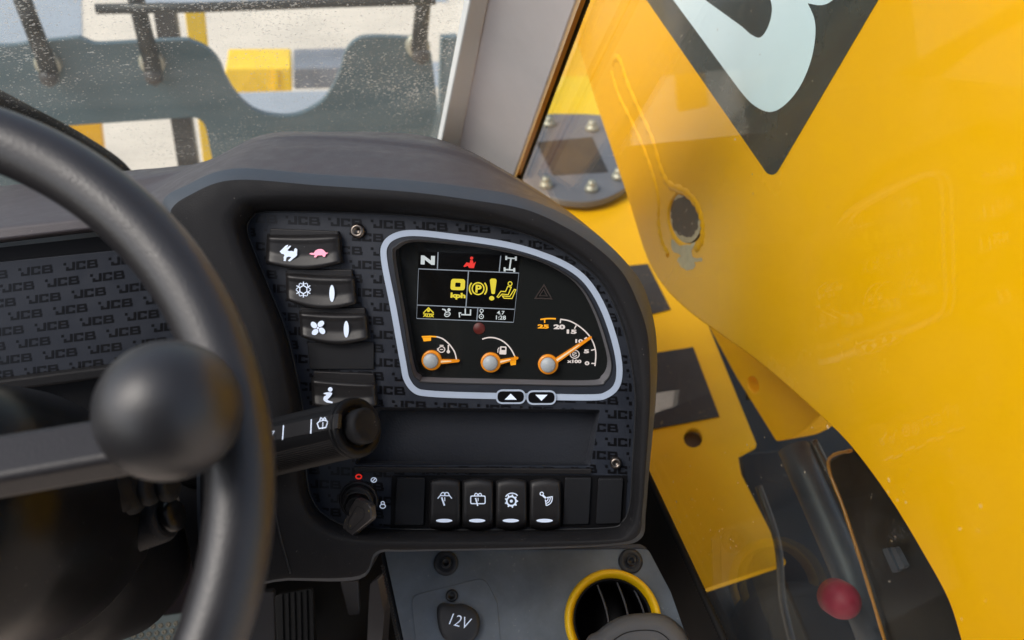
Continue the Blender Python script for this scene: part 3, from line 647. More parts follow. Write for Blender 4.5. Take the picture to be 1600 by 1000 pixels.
disp = cr([(613, 400), (619, 384), (637, 375), (670, 375), (760, 385), (835, 403), (880, 424), (912, 451), (936, 496), (953, 550), (956, 577), (947, 595), (925, 603), (790, 601), (670, 598), (654, 594), (643, 577), (628, 490)], 6)
tray = rr([(587, 636), (938, 640), (922, 729), (553, 727)], [4, 4, 5, 5])
m = M(); m.prism(ps, PP, -.006, 0, holes=[disp, tray]); pan = m.build('switch_panel', K['panel'], db)
blank_row = [(612, 742), (980, 742), (980, 826), (612, 826)]
m = M(); pin = [(690+(x-690)*.985, 580+(y-580)*.985) for x, y in ps]
tiles(m, PP, 446, 337, 66.6, .045, 21.6, .5, (0, 24), (-6, 10), pin, [disp, offs(ringp, 0, True), tray, blank_row], sc=1)
m.build('lettering', K['print'], pan)
m = M(); tiles(m, PL, 99, 411-0, 70.5, -.118, 22.4, .59, (0, 11), (-14, 5), [(x, y) for x, y in lp], [], sc=1.0); m.build('lettering', K['print'], lpan)
# thin bright panel edge line
m = M(); q = [(690+(x-690)*1.0, 580+(y-580)*1.0) for x, y in ps]; m.tube([PP.on(x, y, .0006) for x, y in q], .0008, 6, closed=True); m.build('edge_bead', K['dscrew'], db)
# tray
m = M(); T = [PP.on(x, y, 0) for x, y in tray]; tb = rr([(594, 641), (930, 645), (914, 722), (562, 720)], [4]*4); B = [PP.on(x, y, -.022) for x, y in tb]
m.loft([T, B], True, False, False, True); m.build('tray', K['tray'], db)
m = M(); m.prism([(553, 730), (924, 733), (924, 741), (552, 738)], PP, 0, .003); m.build('tray_lip', K['switch'], db, bevel=.0008)
# blanks
for q, hh in (([(620, 747), (664, 747), (662, 821), (616, 821)], .0035), ([(883, 747), (924, 747), (920, 819), (879, 820)], .0035), ([(935, 748), (974, 748), (970, 818), (931, 819)], .0035), ([(480, 536), (584, 534), (584, 577), (484, 577)], .0025)):
    m = M(); m.prism(rr(q, 3), PP, .0002, hh); m.build('blank_plate', K['blank'], db, bevel=.0007)
m = M(); m.prism([(612, 743), (980, 743), (976, 824), (610, 825)], PP, -.001, .0008); m.build('switch_carrier', K['black'], db)
# screws
for x, y, r in ((560, 361, 11.5), (962, 722, 9)):
    m = M(); m.disc(x, y, [(r, 0), (r, .0035), (r*.8, .005), (r*.45, .005), (r*.38, .0025), (0, .0025)], PP, 24); m.build('screw', K['screw'], db)

# ---- rocker switches
def rocker(corn, bt, bb, prof, icon, ind=None, label=None, vertical=False, top=None):
    TL, TR, BR, BL = corn; NU, NV = 18, 16
    def pt(u, v):
        ax, ay = TL[0]*(1-u)+TR[0]*u, TL[1]*(1-u)+TR[1]*u; bx, by = BL[0]*(1-u)+BR[0]*u, BL[1]*(1-u)+BR[1]*u
        x, y = ax*(1-v)+bx*v, ay*(1-v)+by*v; s_ = math.sin(math.pi*u)
        y += s_*(bb*v - bt*(1-v)); return x, y
    def H(v):
        for (a, ha), (b, hb) in zip(prof, prof[1:]):
            if a <= v <= b: return ha+(hb-ha)*((v-a)/(b-a))
        return prof[-1][1]
    m = M(); pts = []
    for j in range(NV+1):
        for i in range(NU+1):
            u, v = i/NU, j/NV; e = min(u, 1-u)*NU
            h = H(v)-(.0014 if e < .5 else (.0003 if e < 1.5 else 0))
            pts.append(PP.on(*pt(u, v), h))
    W = NU+1
    m.add(pts, [[j*W+i, j*W+i+1, (j+1)*W+i+1, (j+1)*W+i] for j in range(NV) for i in range(NU)], True)
    rim = [pts[i] for i in range(W)]+[pts[j*W+NU] for j in range(1, NV+1)]+[pts[NV*W+i] for i in range(NU-1, -1, -1)]+[pts[j*W] for j in range(NV-1, 0, -1)]
    base = [p-PP.n*max(0.0, (p-PP.p).dot(PP.n)) for p in rim]
    m.wall(rim, base)
    o = m.build('rocker_switch', K['switch'], db); 
    if label: o['label'] = label
    if top:
        t_ = M(); t_.prism(top, PP, 0, .0045); t_.build('collar', K['switch'], o, bevel=.001)
    return o, H
P1 = [(0, .0045), (.10, .0085), (.16, .0092), (.25, .0082), (.6, .0078), (.93, .0112), (1, .0095)]
HI = .0118
Psw = lambda h: Plane(PP.p+PP.n*h, PP.n)
o, H = rocker([(417, 366), (530, 365), (533, 411), (415, 411)], -1, 10, P1, None, label='rocker switch with rabbit and tortoise symbols', top=[(422, 357), (528, 361), (530, 372), (420, 370)])
m = M()
rab = [(437, 393), (440, 390), (443, 387), (446, 384), (450, 382.4), (450, 384.5), (447, 388), (453, 383.6), (455, 384.4), (451, 389), (449, 391), (452, 392.5), (456, 392), (459, 393), (460, 389), (462, 387.5), (464.5, 390), (464, 395), (464, 399), (461, 402), (458, 404), (455, 407), (452, 408.4), (450, 407), (453, 404.5), (455, 401.5), (451, 401), (448, 402), (447, 405), (446.5, 408), (443, 407.6), (443.5, 405), (443, 402), (444.5, 399), (443, 397), (440, 396.5)]
rab0 = cr([(437, 395), (441, 389), (445, 388), (449, 383), (453, 382), (450, 388), (455, 384), (457, 385), (451, 391), (456, 393), (461, 389), (464, 392), (464, 399), (460, 403), (456, 406), (453, 408), (449, 405), (445, 407), (444, 404), (447, 401), (443, 398)], 2)
shape(m, rab, PP, .0100); m.build('symbol', K['white'], o)
m = M(); tor = [(483, 396.5), (486, 395), (490, 395.4), (493, 391.5), (497, 389.4), (502, 389), (506, 391), (509, 394.6), (513, 395), (509, 397.5), (508, 401), (505, 401), (503.5, 398.8), (496, 399), (494, 402), (490.5, 402), (492, 398.5), (487, 398)]
shape(m, tor, PP, .0100); m.build('symbol', K['pink'], o)
o, H = rocker([(446, 426), (553, 431), (556, 475), (448, 469)], -1, 11, P1, None, label='rocker switch with snowflake symbol', top=[(448, 420), (550, 421), (551, 436), (449, 432)])
m = M(); cx, cy = 474, 452.5
for i in range(6):
    a = R_(60*i+90); b = R_(60*i+150)
    stroke(m, [(cx+6.2*math.cos(a), cy+6.2*math.sin(a)), (cx+12.5*math.cos(a), cy+12.5*math.sin(a))], 1.5, PP, .0098)
    for s_ in (-28, 28):
        stroke(m, [(cx+8.2*math.cos(a), cy+8.2*math.sin(a)), (cx+11.5*math.cos(a+R_(s_)), cy+11.5*math.sin(a+R_(s_)))], 1.2, PP, .0098)
stroke(m, ell(cx, cy, 6.4, 6.4, 6, rot=30), 1.6, PP, .0098, True)
m.build('symbol', K['white'], o)
m = M(); shape(m, ell(518.6, 458.5, 4, 13.2), PP, .0100); m.build('indicator', K['white'], o)
o, H = rocker([(467, 486), (572, 489), (575, 530), (470, 526)], -1, 10, P1, None, label='rocker switch with fan symbol', top=[(469, 480), (570, 481), (571, 494), (470, 491)])
m = M(); cx, cy = 496.8, 512.4
for i in range(4):
    a = 35+90*i; shape(m, ell(cx+7.8*math.cos(R_(a)), cy+7.8*math.sin(R_(a)), 5.8, 4.3, 18, rot=a+15), PP, .0098)
shape(m, ell(cx, cy, 1.8), PP, .0101); m.build('symbol', K['white'], o)
m = M(); shape(m, ell(541, 514.5, 4, 13), PP, .0100); m.build('indicator', K['white'], o)
o, H = rocker([(486, 590), (586, 598), (588, 634), (488, 634)], -1, 6, P1, None, label='rocker switch with seated person symbol', top=[(490, 580), (584, 584), (586, 602), (489, 594)])
m = M(); shape(m, ell(516, 608.5, 3.6), PP, .0098)
shape(m, cr([(505, 615), (511, 613), (519, 614), (516, 620), (512, 625), (520, 628), (516, 631), (506, 626), (506, 620), (510, 617)], 3), PP, .0098); m.build('symbol', K['white'], o)
# lower row
P2 = [(0, .003), (.08, .0058), (.35, .0085), (.7, .0108), (.88, .0108), (1, .004)]
sw = []
for cx, lab in ((695, 'front wiper and washer'), (746.5, 'rear wiper and washer'), (799, 'beacon gear'), (852, 'work lamp')):
    o, H = rocker([(cx-24, 752), (cx+24, 752), (cx+24, 824), (cx-24.5, 824)], 4, 5, P2, None, label=f'upright rocker switch with {lab} symbol')
    m = M(); shape(m, ell(cx-1, 813.5, 12.8, 2.8), PP, .0114); m.build('indicator', K['white'], o); sw.append(o)
w_ = 1.6; h = .0106
m = M(); x, y = 695, 780
stroke(m, [(x-11, y-1), (x-7, y-6)]+cr([(x-7, y-6), (x-4.5, y-10), (x-1, y-10), (x, y-6), (x+1, y-10), (x+5, y-10), (x+7, y-6)], 3, False)+[(x+11, y-1)], w_, PP, h)
stroke(m, [(x-7, y-5.5), (x+7, y-5.5)], w_, PP, h); stroke(m, [(x-5, y-3), (x-.5, y+10)], 2.6, PP, h); stroke(m, [(x, y-3), (x, y+3)], 1.3, PP, h); m.build('symbol', K['white'], sw[0])
m = M(); x, y = 747, 781
stroke(m, rr([(x-11.5, y-6), (x+11, y-6), (x+11, y+6), (x-11.5, y+6)], 2, 2), 1.7, PP, h, True)
stroke(m, cr([(x-6, y-6), (x-4, y-10), (x-1, y-9), (x, y-7), (x+1, y-9), (x+4, y-10), (x+6, y-6)], 3, False), w_, PP, h)
stroke(m, [(x-4, y-3), (x-.5, y+9.5)], 2.2, PP, h); stroke(m, [(x, y-3), (x, y+2)], 1.2, PP, h); m.build('symbol', K['white'], sw[1])
m = M(); x, y = 799, 783
stroke(m, ell(x, y, 7.2, 7.2, 24), 2.6, PP, h, True); shape(m, ell(x, y, 2.4), PP, h)
for i in range(9): a = 40*i; shape(m, ell(x+9*math.cos(R_(a)), y+9*math.sin(R_(a)), 1.8, 1.4, 6, rot=a), PP, h)
stroke(m, ell(x+1, y-1, 11.5, 11.5, 12, a0=-150, a1=-40, end=True), 1.7, PP, h); m.build('symbol', K['white'], sw[2])
m = M(); x, y = 853, 778.5
stroke(m, ell(x-6.5, y-7, 2.6, 2.6, 12), 1.4, PP, h, True); stroke(m, [(x-5, y-4.5), (x+0, y+0)], 3, PP, h)
for r in (3, 6.2, 9.5): stroke(m, ell(x-1, y+.5, r+1.4, r+1.4, 10, a0=-18, a1=82, end=True), 1.5, PP, h)
stroke(m, [(x+1, y-1), (x+10.6, y-2.6)], 1.5, PP, h); stroke(m, [(x-1, y+2), (x+.5, y+11.7)], 1.5, PP, h); m.build('symbol', K['white'], sw[3])
# ignition
IX, IY = 561, 781
m = M(); m.disc(IX, IY, [(31, 0), (31, .002), (29.5, .0032), (27, .0034), (26, .002), (25, .0025), (24.5, .006), (23, .0072), (21, .0066), (20, .0095), (18, .0108), (15.5, .0104), (14, .007), (0, .007)], PP, 56)
ig = m.build('ignition_lock', K['switch'], db)
m = M(); stroke(m, ell(560.5, 744.8, 4.3, 3.2, 18), 2.2, PP, .0006, True); m.build('off_mark', K['s_red'], ig)
m = M(); stroke(m, ell(584, 750, 4.2, 3.5, 18), 1.5, PP, .0006, True); stroke(m, [(582, 752), (586, 748)], 1.5, PP, .0006)
stroke(m, ell(598, 791, 4.2, 3.2, 18), 1.5, PP, .0006, True); stroke(m, ell(598, 786, 2.6, 2.4, 14), 1.3, PP, .0006, True); m.build('run_mark', K['white'], ig)
ky = empty('ignition_key', PP.on(555, 800, .03), 'black ignition key standing in the ignition lock', 'key')
m = M()
A = [(543, 787), (562, 776), (582, 792), (584, 808), (562, 824), (548, 838), (536, 842), (537, 818)]
ax = (PP.n*.85+V((0, 0, -.45))).normalized()
c0 = PP.on(IX, IY+8, .010)
m.lathe(c0, PP.n, [(.0105, 0), (.0105, .008), (.009, .010)], 24)
m.build('collar', K['black'], ky)
m = M(); Pk = Plane(PP.on(560, 800, .024), (PP.n+PP.ex*-.9).normalized())
m.prism(rr([(556, 778), (578, 790), (580, 812), (556, 832), (542, 846), (534, 842), (536, 818), (545, 796)], [4, 6, 5, 3, 3, 3, 4, 4]), Pk, -.003, .003); kb = m.build('grip', K['keyp'], ky, bevel=.0015)
m = M(); stroke(m, rr([(558, 790), (569, 796), (569, 808), (549, 828), (543, 826), (545, 812)], 3), 1.3, Pk, .0032, True); m.build('grip_edge', K['dscrew'], kb)

# ------------------------------------------------------------------ instrument cluster
ic = empty('instrument_cluster', PP.on(780, 490), 'backlit instrument cluster with pale ring, small screen and three needles', 'instrument cluster')
m = M(); stroke(m, offs(ringp, 5 if True else 0, True), 9.6, PP, .0006, True, thick=.0005)
m.build('ring', K['ring'], ic)
dz = -.014
m = M(); D0 = [PP.on(x, y, .0002) for x, y in disp]; inn_ = [(785+(x-785)*.962, 488+(y-488)*.945) for x, y in disp]
inn_ = [(x-1, y-2.5) for x, y in inn_]
m.loft([D0, [PP.on(x, y, -.002) for x, y in mixp(disp, inn_, .2)], [PP.on(x, y, dz) for x, y in inn_]], True, True); m.build('surround', K['cwall'], ic)
m = M(); m.poly([PP.on(x, y, dz) for x, y in inn_]); m.build('face', K['cluster'], ic)
m = M(); m.tube([PP.on(x, y, .0004) for x, y in offs(disp, .5, True)], .0006, 6, closed=True); m.build('edge_bead', K['dscrew'], ic)
F0 = dz+.0006
scr = M(); scr.prism([(654, 393), (812, 400), (802.4, 503.6), (651, 497.6)], PP, dz+.0001, dz+.0004); so = scr.build('screen', K['screen'], ic)
m = M()
for q, ww in (([(654, 420), (810.8, 426.6)], 1.5), ([(684.5, 394), (683.4, 420)], 1.6), ([(782.5, 399.6), (780, 425)], 1.6), ([(652, 476.6), (803.8, 483.3)], 1.5), ([(651, 497.6), (802.4, 503.6)], 1.3),
              ([(732, 423.7), (728, 480)], 1.6), ([(746.7, 481), (745, 501)], 1.6), ([(654, 420), (651, 497.6)], .6), ([(810.8, 426.6), (802.4, 503.6)], .6)):
    stroke(m, q, ww, PP, F0)
m.build('divider_lines', K['s_grey'], so)
m = M(); text(m, 'N', (657.5, 399.5, 679.5, 413.5), PP, F0, ang=2.5, bold=.06)
m.build('gear_letter', K['s_white'], so); m = M()
x, y = 797, 412.5
stroke(m, [(x-6, y-9.5), (x+9, y-8.5)], 2, PP, F0); stroke(m, [(x-8.5, y+8.5), (x+6.5, y+9.5)], 2, PP, F0); stroke(m, [(x+1.5, y-9), (x-1, y+9)], 2.4, PP, F0)
for a, b in ((-6, -9.5), (9, -8.5), (-8.5, 8.5), (6.5, 9.5)): stroke(m, [(x+a, y+b-3.2), (x+a, y+b+3.2)], 3, PP, F0)
m.build('axle_symbol', K['s_white'], so)
def seat(m, x0, y0, x1, y1, w_, head):
    X = lambda u: x0+(x1-x0)*u; Y = lambda v: y0+(y1-y0)*v
    return X, Y
m = M(); x0, y0, x1, y1 = 724, 401, 743.6, 419; X = lambda u: x0+(x1-x0)*u; Y = lambda v: y0+(y1-y0)*v
shape(m, ell(X(.66), Y(.13), 2.5), PP, F0); shape(m, [(X(.55), Y(.3)), (X(.75), Y(.32)), (X(.82), Y(.6)), (X(1), Y(.42)), (X(.92), Y(.7)), (X(.84), Y(1)), (X(.45), Y(.98)), (X(.36), Y(.8)), (X(.08), Y(.9)), (X(0), Y(.84)), (X(.25), Y(.5)), (X(.5), Y(.55))], PP, F0)
m.build('red_symbol', K['s_red'], so)
m = M(); shape(m, rr([(705, 435.5), (727, 436.2), (726, 453.7), (703.5, 453)], 4.5), PP, F0, holes=[rr([(711.5, 441.5), (719.8, 441.8), (719.3, 448.5), (711, 448.2)], 1.5)])
text(m, 'kph', (704, 457.5, 727.5, 468), PP, F0, ang=2, bold=.05)
x, y = 747, 451
stroke(m, ell(x, y, 9.2, 9.2, 28), 2, PP, F0, True); text(m, 'P', (x-4, y-6, x+5.5, y+6.3), PP, F0, ang=3, bold=.04)
stroke(m, ell(x, y, 13.5, 13.5, 10, a0=-42, a1=42, end=True), 2.2, PP, F0); stroke(m, ell(x, y, 13.5, 13.5, 10, a0=138, a1=222, end=True), 2.2, PP, F0)
shape(m, rr([(765, 435), (776.5, 435.5), (773, 459.5), (768, 459.3)], [4.5, 4.5, 2, 2]), PP, F0); shape(m, ell(768.3, 466, 4, 3.5), PP, F0)
x0, y0, x1, y1 = 776, 440, 806, 467
stroke(m, ell(X(.7), Y(.12), 3, 3, 18), 1.5, PP, F0, True)
stroke(m, [(X(.58), Y(.28)), (X(.46), Y(.58)), (X(.22), Y(.56)), (X(.02), Y(.88)), (X(.1), Y(.92)), (X(.28), Y(.72)), (X(.6), Y(.76)), (X(.76), Y(.32))], 1.5, PP, F0, True)
stroke(m, [(X(.92), Y(.45)), (X(1), Y(.47)), (X(.8), Y(.98)), (X(.38), Y(.96)), (X(.3), Y(.83)), (X(.68), Y(.86))], 1.5, PP, F0, True)
x, y = 669.5, 487
stroke(m, [(x-8, y+2), (x, y-6), (x+8, y+2)], 1.8, PP, F0); stroke(m, [(x-8.5, y+3.3), (x+8.5, y+3.8)], 1.3, PP, F0); shape(m, ell(x, y-1.5, 2.2), PP, F0)
text(m, 'AUX', (661, 491, 678.5, 495.5), PP, F0, ang=2, bold=.05)
m.build('yellow_symbols', K['s_yellow'], so)
m = M(); x, y = 698, 488
stroke(m, ell(x+1, y+3, 4.5, 3.4, 16, rot=-25), 1.4, PP, F0, True); stroke(m, [(x-2, y+3.5), (x+4, y+2.5)], 1, PP, F0); shape(m, ell(x+3.5, y-4, 2.4), PP, F0); stroke(m, [(x-7, y-5), (x-3, y-4), (x-1, y-1)], 2, PP, F0)
x, y = 726, 488
stroke(m, [(x-8, y+8), (x-8.5, y+1), (x-5, y+1)], 1.7, PP, F0); stroke(m, [(x-5.5, y+3.5), (x+9, y+4), (x+9.3, y-4.5)], 1.9, PP, F0); stroke(m, [(x+1, y-6), (x+1, y+3)], 1.9, PP, F0)
stroke(m, ell(752, 494.5, 3.4, 3.4, 16), 1.2, PP, F0, True); stroke(m, ell(752.5, 485.5, 2.6, 2.6, 12), 1.1, PP, F0, True); stroke(m, [(752, 488), (752, 491)], 1.2, PP, F0); shape(m, ell(752, 494.5, 1), PP, F0)
text(m, '4.7', (776.5, 485.7, 788.5, 491.5), PP, F0, ang=2, bold=.02); text(m, '1:28', (775, 493, 790.5, 499.5), PP, F0, ang=2, bold=.02)
m.build('small_symbols', K['s_white'], so)
# gauges
def gauge(cx, cy, tip, names):
    gd = []
    a = math.atan2(tip[1]-cy, tip[0]-cx); L_ = math.hypot(tip[0]-cx, tip[1]-cy)
    m = M(); m.disc(cx, cy, [(16, dz+.001), (16.2, dz+.003), (15, dz+.0045), (12.5, dz+.005), (11.5, dz+.004)], PP, 40)
    nx, ny = -math.sin(a), math.cos(a)
    q = [(cx+13*math.cos(a)+nx*4.2, cy+13*math.sin(a)+ny*4.2), (tip[0]-2*math.cos(a)+nx*2, tip[1]-2*math.sin(a)+ny*2), (tip[0], tip[1]), (tip[0]-2*math.cos(a)-nx*2, tip[1]-2*math.sin(a)-ny*2), (cx+13*math.cos(a)-nx*4.2, cy+13*math.sin(a)-ny*4.2)]
    m.prism(q, PP, dz+.002, dz+.0038); nd = m.build('needle', K['amber'], ic)
    m = M(); e = .72
    m.prism([(cx+14*math.cos(a)+nx*1.7, cy+14*math.sin(a)+ny*1.7), (cx+L_*e*math.cos(a)+nx*.7, cy+L_*e*math.sin(a)+ny*.7), (cx+L_*e*math.cos(a)-nx*.7, cy+L_*e*math.sin(a)-ny*.7), (cx+14*math.cos(a)-nx*1.7, cy+14*math.sin(a)-ny*1.7)], PP, dz+.0038, dz+.0042); m.build('core', K['core'], nd)
    m = M(); m.disc(cx, cy, [(11.8, dz+.003), (11.8, dz+.008), (10.6, dz+.0092), (0, dz+.0095)], PP, 36); m.build('hub_cap', K['hub'], nd)
gauge(671, 566, (718.5, 563.7), None); gauge(765, 569.5, (810.5, 559), None); gauge(856, 572.5, (924.8, 526), None)
g1 = M(); stroke(g1, cr([(681.7, 526), (691, 529), (699, 535), (706, 543), (711, 552), (714, 566)], 4, False), 2, PP, F0)
x, y = 690, 545
stroke(g1, ell(x, y+1, 5, 4.6, 16), 1.4, PP, F0, True); stroke(g1, [(x-3, y-5.5), (x+3, y-5.3)], 1.4, PP, F0); stroke(g1, [(x-2.5, y+1), (x+2.5, y+1)], 1.2, PP, F0); stroke(g1, [(x-6.5, y-1), (x-6.5, y+3)], 1.2, PP, F0)
stroke(g1, [(x+10.5, y-6), (x+10.5, y+4)], 2, PP, F0); shape(g1, ell(x+10.5, y+4.5, 2.6), PP, F0)
o1 = g1.build('temperature_scale', K['gwhite'], ic)
m = M(); stroke(m, [(659, 526.2), (672, 525.5), (681.7, 526.2)], 2.2, PP, F0); shape(m, [(660, 527.5), (673.5, 527), (673.5, 532.5), (662, 533.5)], PP, F0); m.build('hot_zone', K['orange'], o1)
g2 = M(); stroke(g2, cr([(753.4, 530), (762, 527.6), (772, 527.8), (783, 531.5), (792, 538), (799, 546.5), (804, 556)], 4, False), 2, PP, F0)
shape(g2, rr([(781.5, 541), (791.5, 541.5), (791, 554), (780, 553.5)], 1.5), PP, F0, holes=[[(783.5, 543), (789.5, 543.3), (789.3, 547), (783.3, 546.8)]]); stroke(g2, [(780, 543), (778, 546), (778, 551)], 1.3, PP, F0)
o2 = g2.build('fuel_scale', K['gwhite'], ic)
m = M(); stroke(m, [(804.3, 556), (805, 562)], 2.2, PP, F0); shape(m, [(796.5, 563), (806.5, 562.5), (806, 570), (798, 571)], PP, F0); m.build('empty_zone', K['orange'], o2)
g3 = M(); arc3 = cr([(875.4, 498.8), (892, 502.3), (911, 514.5), (924.5, 530.4), (930.8, 549.8), (929.7, 572)], 5, False)
stroke(g3, arc3, 2, PP, F0)
for q in ([(876, 499.5), (875.3, 505)], [(900.5, 508.5), (897.5, 513.5)], [(917, 527), (913, 529.5)], [(929, 546), (923.5, 547.5)], [(929.5, 568), (924, 567.8)]): stroke(g3, q, 1.8, PP, F0)
for s_, b in (('20', (865, 507, 883, 514.5)), ('15', (885.5, 515, 901, 521.5)), ('10', (899, 530, 911, 536)), ('5', (912.3, 546, 920.5, 552)), ('0', (913.6, 564.5, 921, 570.7)), ('x100', (886, 561.8, 908.4, 567.3))): text(g3, s_, b, PP, F0, ang=1.5, bold=.05)
x, y = 898, 552.5
stroke(g3, ell(x, y+1, 7, 6.3, 22), 1.5, PP, F0, True); stroke(g3, [(x-4, y-6.5), (x+2, y-6.5)], 1.4, PP, F0); stroke(g3, [(x-3, y+2), (x+3, y-1)], 1.2, PP, F0); stroke(g3, ell(x, y+1, 3.6, 3.2, 14, a0=20, a1=300, end=True), 1.2, PP, F0)
o3 = g3.build('rev_scale', K['gwhite'], ic)
m = M(); stroke(m, cr([(844.4, 499.2), (856, 497.8), (868.6, 498)], 4, False), 2.2, PP, F0); stroke(m, [(851, 499), (851, 504.5)], 2, PP, F0); text(m, '25', (840, 507, 857.5, 513.3), PP, F0, ang=1.5, bold=.05); m.build('red_line_zone', K['orange'], o3)
m = M(); m.disc(746, 516, [(9.5, dz+.0002), (9, dz+.0006), (0, dz+.0007)], PP, 24); m.build('face_reflection', emis('face_reflection_red', lin(90, 22, 14), .25), ic)  # glowing red disc imitates a red reflection on the cluster face
m = M(); stroke(m, [(836, 466), (862, 467), (850, 445)], 2, PP, F0, True); stroke(m, [(843, 462), (855, 462.5), (849.5, 452)], 1.5, PP, F0, True); m.build('warning_triangle', K['dim'], ic)
for cx, cy, up in ((798, 620, 1), (846, 621.3, 0)):
    q = rr([(cx-22, cy-10), (cx+22, cy-10), (cx+22, cy+10), (cx-22, cy+10)], 10, 6)
    m = M(); m.prism(q, PP, .0002, .0016); b_ = m.build('button', K['print'], ic, bevel=.0004)
    m = M(); stroke(m, q, 2.6, PP, .0018, True, thick=.0006); m.build('rim', K['ring'], b_)
    m = M(); s_ = -1 if up else 1; shape(m, [(cx-9.5, cy-4.5*s_), (cx+9.5, cy-4.5*s_), (cx, cy+5*s_)], PP, .0020); m.build('arrow', K['white'], b_)

# ------------------------------------------------------------------ stalk
A, B = at(395, 706, .675), at(553, 669, .588)
ax = (B-A).normalized(); toc = (CAM-B); toc = (toc-ax*toc.dot(ax)).normalized(); sd_ = ax.cross(toc)
if sd_.dot(UP) < 0: sd_ = -sd_
nS = (toc*math.cos(R_(20))+sd_*math.sin(R_(20))).normalized()
ws = empty('wiper_stalk', A, 'black ribbed wiper stalk with round end button pointing over the switch panel', 'stalk')
L_ = (B-A).length; ns = 160; secs = []
r0, r1 = .0243, .0214
m = M(); side = ax.cross(nS)
for s_, rs in ((-.14, .022), (-.02, .0245), (0, r0), (L_*.985, r1), (L_*.99, r1*.98)):
    q = []
    for i in range(ns):
        t = 2*math.pi*i/ns; fl = abs(((t+math.pi) % (2*math.pi))-math.pi) < .55
        r = rs*(1 if fl else (1-.012*(i % 2)*2))
        q.append(A+ax*s_+(nS*math.cos(t)+side*math.sin(t))*r)
    secs.append(q)
m.loft(secs, True, False, True, True); st = m.build('barrel', K['black'], ws)
m = M(); m.lathe(A, ax, [(r1*1.0, L_*.985), (r1*1.04, L_*.988), (r1*1.05, L_*1.002), (r1*1.0, L_*1.007), (r1*.93, L_*1.009), (r1*.93, L_*1.016), (r1*1.03, L_*1.018), (r1*1.03, L_*1.032), (r1*.96, L_*1.04), (r1*.72, L_*1.045), (r1*.70, L_*1.02)], 72); m.build('end_collar', K['black'], ws)
m = M(); m.lathe(A, ax, [(r1*.62, L_*1.0), (r1*.62, L_*1.095), (r1*.58, L_*1.11), (r1*.5, L_*1.116), (r1*.42, L_*1.112), (0, L_*1.108)], 48); m.build('end_button', K['facia'], ws)
PSk = Plane(A+nS*(r0*.99), (nS*1.0+ax*((r0-r1)/(L_*.86))).normalized())
m = M(); m.prism([(408, 671), (529, 646), (527.5, 668.5), (408, 692)], PSk, -.002, .0008); sp = m.build('symbol_strip', K['switch'], ws)
m = M(); stroke(m, [(443, 664.5), (441.5, 687)], 1.8, PSk, .0012); stroke(m, [(486.5, 655), (485.5, 677.5)], 1.8, PSk, .0012)
stroke(m, [(418, 674), (428, 674), (425.5, 680), (421, 684)], 1.8, PSk, .0012)
x, y = 503.5, 662.5
stroke(m, [(x-8, y-1), (x-5, y+7), (x+5.5, y+5.5), (x+9, y-4)]+[(x+4, y-6), (x-4, y-4.5)], 1.5, PSk, .0012, True)
stroke(m, [(x+1, y-3), (x+.5, y+8)], 1.2, PSk, .0012); stroke(m, cr([(x-4, y-5), (x-2, y-10), (x+1, y-7), (x+4, y-10), (x+6, y-6)], 3, False), 1.4, PSk, .0012)
m.build('symbol', K['white'], sp)

# ------------------------------------------------------------------ steering wheel, column
WC = CAM+V((-.2588, .2781, -.2739)); WN = azel(-.9, 52); WX = V((0, 0, 1)).cross(WN).normalized(); WY = WN.cross(WX)
st = empty('steering_wheel', WC, 'thick black foam steering wheel with a ball knob, blurred in front', 'steering wheel')
m = M(); NR = 180; nt_ = 32; secs = []
for i in range(NR+1):
    a = 2*math.pi*i/NR; d = WX*math.cos(a)+WY*math.sin(a); c = WC+d*.19
    q = []
    for j in range(nt_):
        t = 2*math.pi*j/nt_; rr_ = .0158
        q.append(c+d*(rr_*math.cos(t))+WN*(rr_*.95*math.sin(t)))
    secs.append(q)
m.loft(secs, True, True); m.build('rim', K['wheel'], st)
kb_ = at(265, 641, .335)
m = M(); rk = 110/FPX*.335; m.lathe(kb_, V((0, 0, 1)), [(rk*math.sin(math.pi*i/24), -rk*math.cos(math.pi*i/24)) for i in range(25)], 48); m.build('knob', K['knob'], st)
m = M(); m.lathe(kb_, V((.2, -.3, 1)), [(rk*1.0, -.0006), (rk*1.0045, 0), (rk*1.0, .0006)], 64, cap=False); m.build('knob_seam', K['knob'], st)
m = M(); q0, q1 = kb_+ (-WN)*.02, kb_-WN*.075; m.tube([q0, q1], .011, 20); m.build('knob_stem', K['black'], st)
# spoke: flat bar from the hub towards the knob
def bar(pa, pb, wa, wb, up, th):
    A_, B_ = pa, pb; t = (B_-A_).normalized(); s_ = t.cross(up).normalized(); u = s_.cross(t).normalized()
    P = []
    for p, w1 in ((A_, wa), (B_, wb)): P.append([p+s_*w1+u*th, p-s_*w1+u*th, p-s_*w1-u*th, p+s_*w1-u*th])
    return P
m = M(); pa, pb = at(-420, 800, .345), at(232, 690, .362)
upv = (WN*.8+V((0, 0, .3))+UP*.5).normalized()
P = bar(pa, pb, .0135, .0125, upv, .0085); m.loft(P, True, False, True, True); m.build('spoke', K['spoke'], st, bevel=.004)
m = M(); m.lathe(WC, WN, [(.05, -.05), (.055, -.02), (.05, .0), (.03, .006), (0, .008)], 40); m.build('hub', K['wheel'], st)
sc_ = empty('steering_column', WC-WN*.3, 'black glossy steering column shroud behind the wheel', 'steering column')
cax = -WN
m = M(); m.lathe(WC, cax, [(.03, .05), (.07, .07), (.082, .12), (.088, .19), (.086, .235), (.076, .285), (.058, .325), (.03, .345), (0, .35)], 56); m.build('upper_shroud', K['gloss'], sc_)
dn = (V((0, 0, -1))-cax*V((0, 0, -1)).dot(cax)).normalized()
c2_ = WC+dn*.03+V((.01, 0, 0))
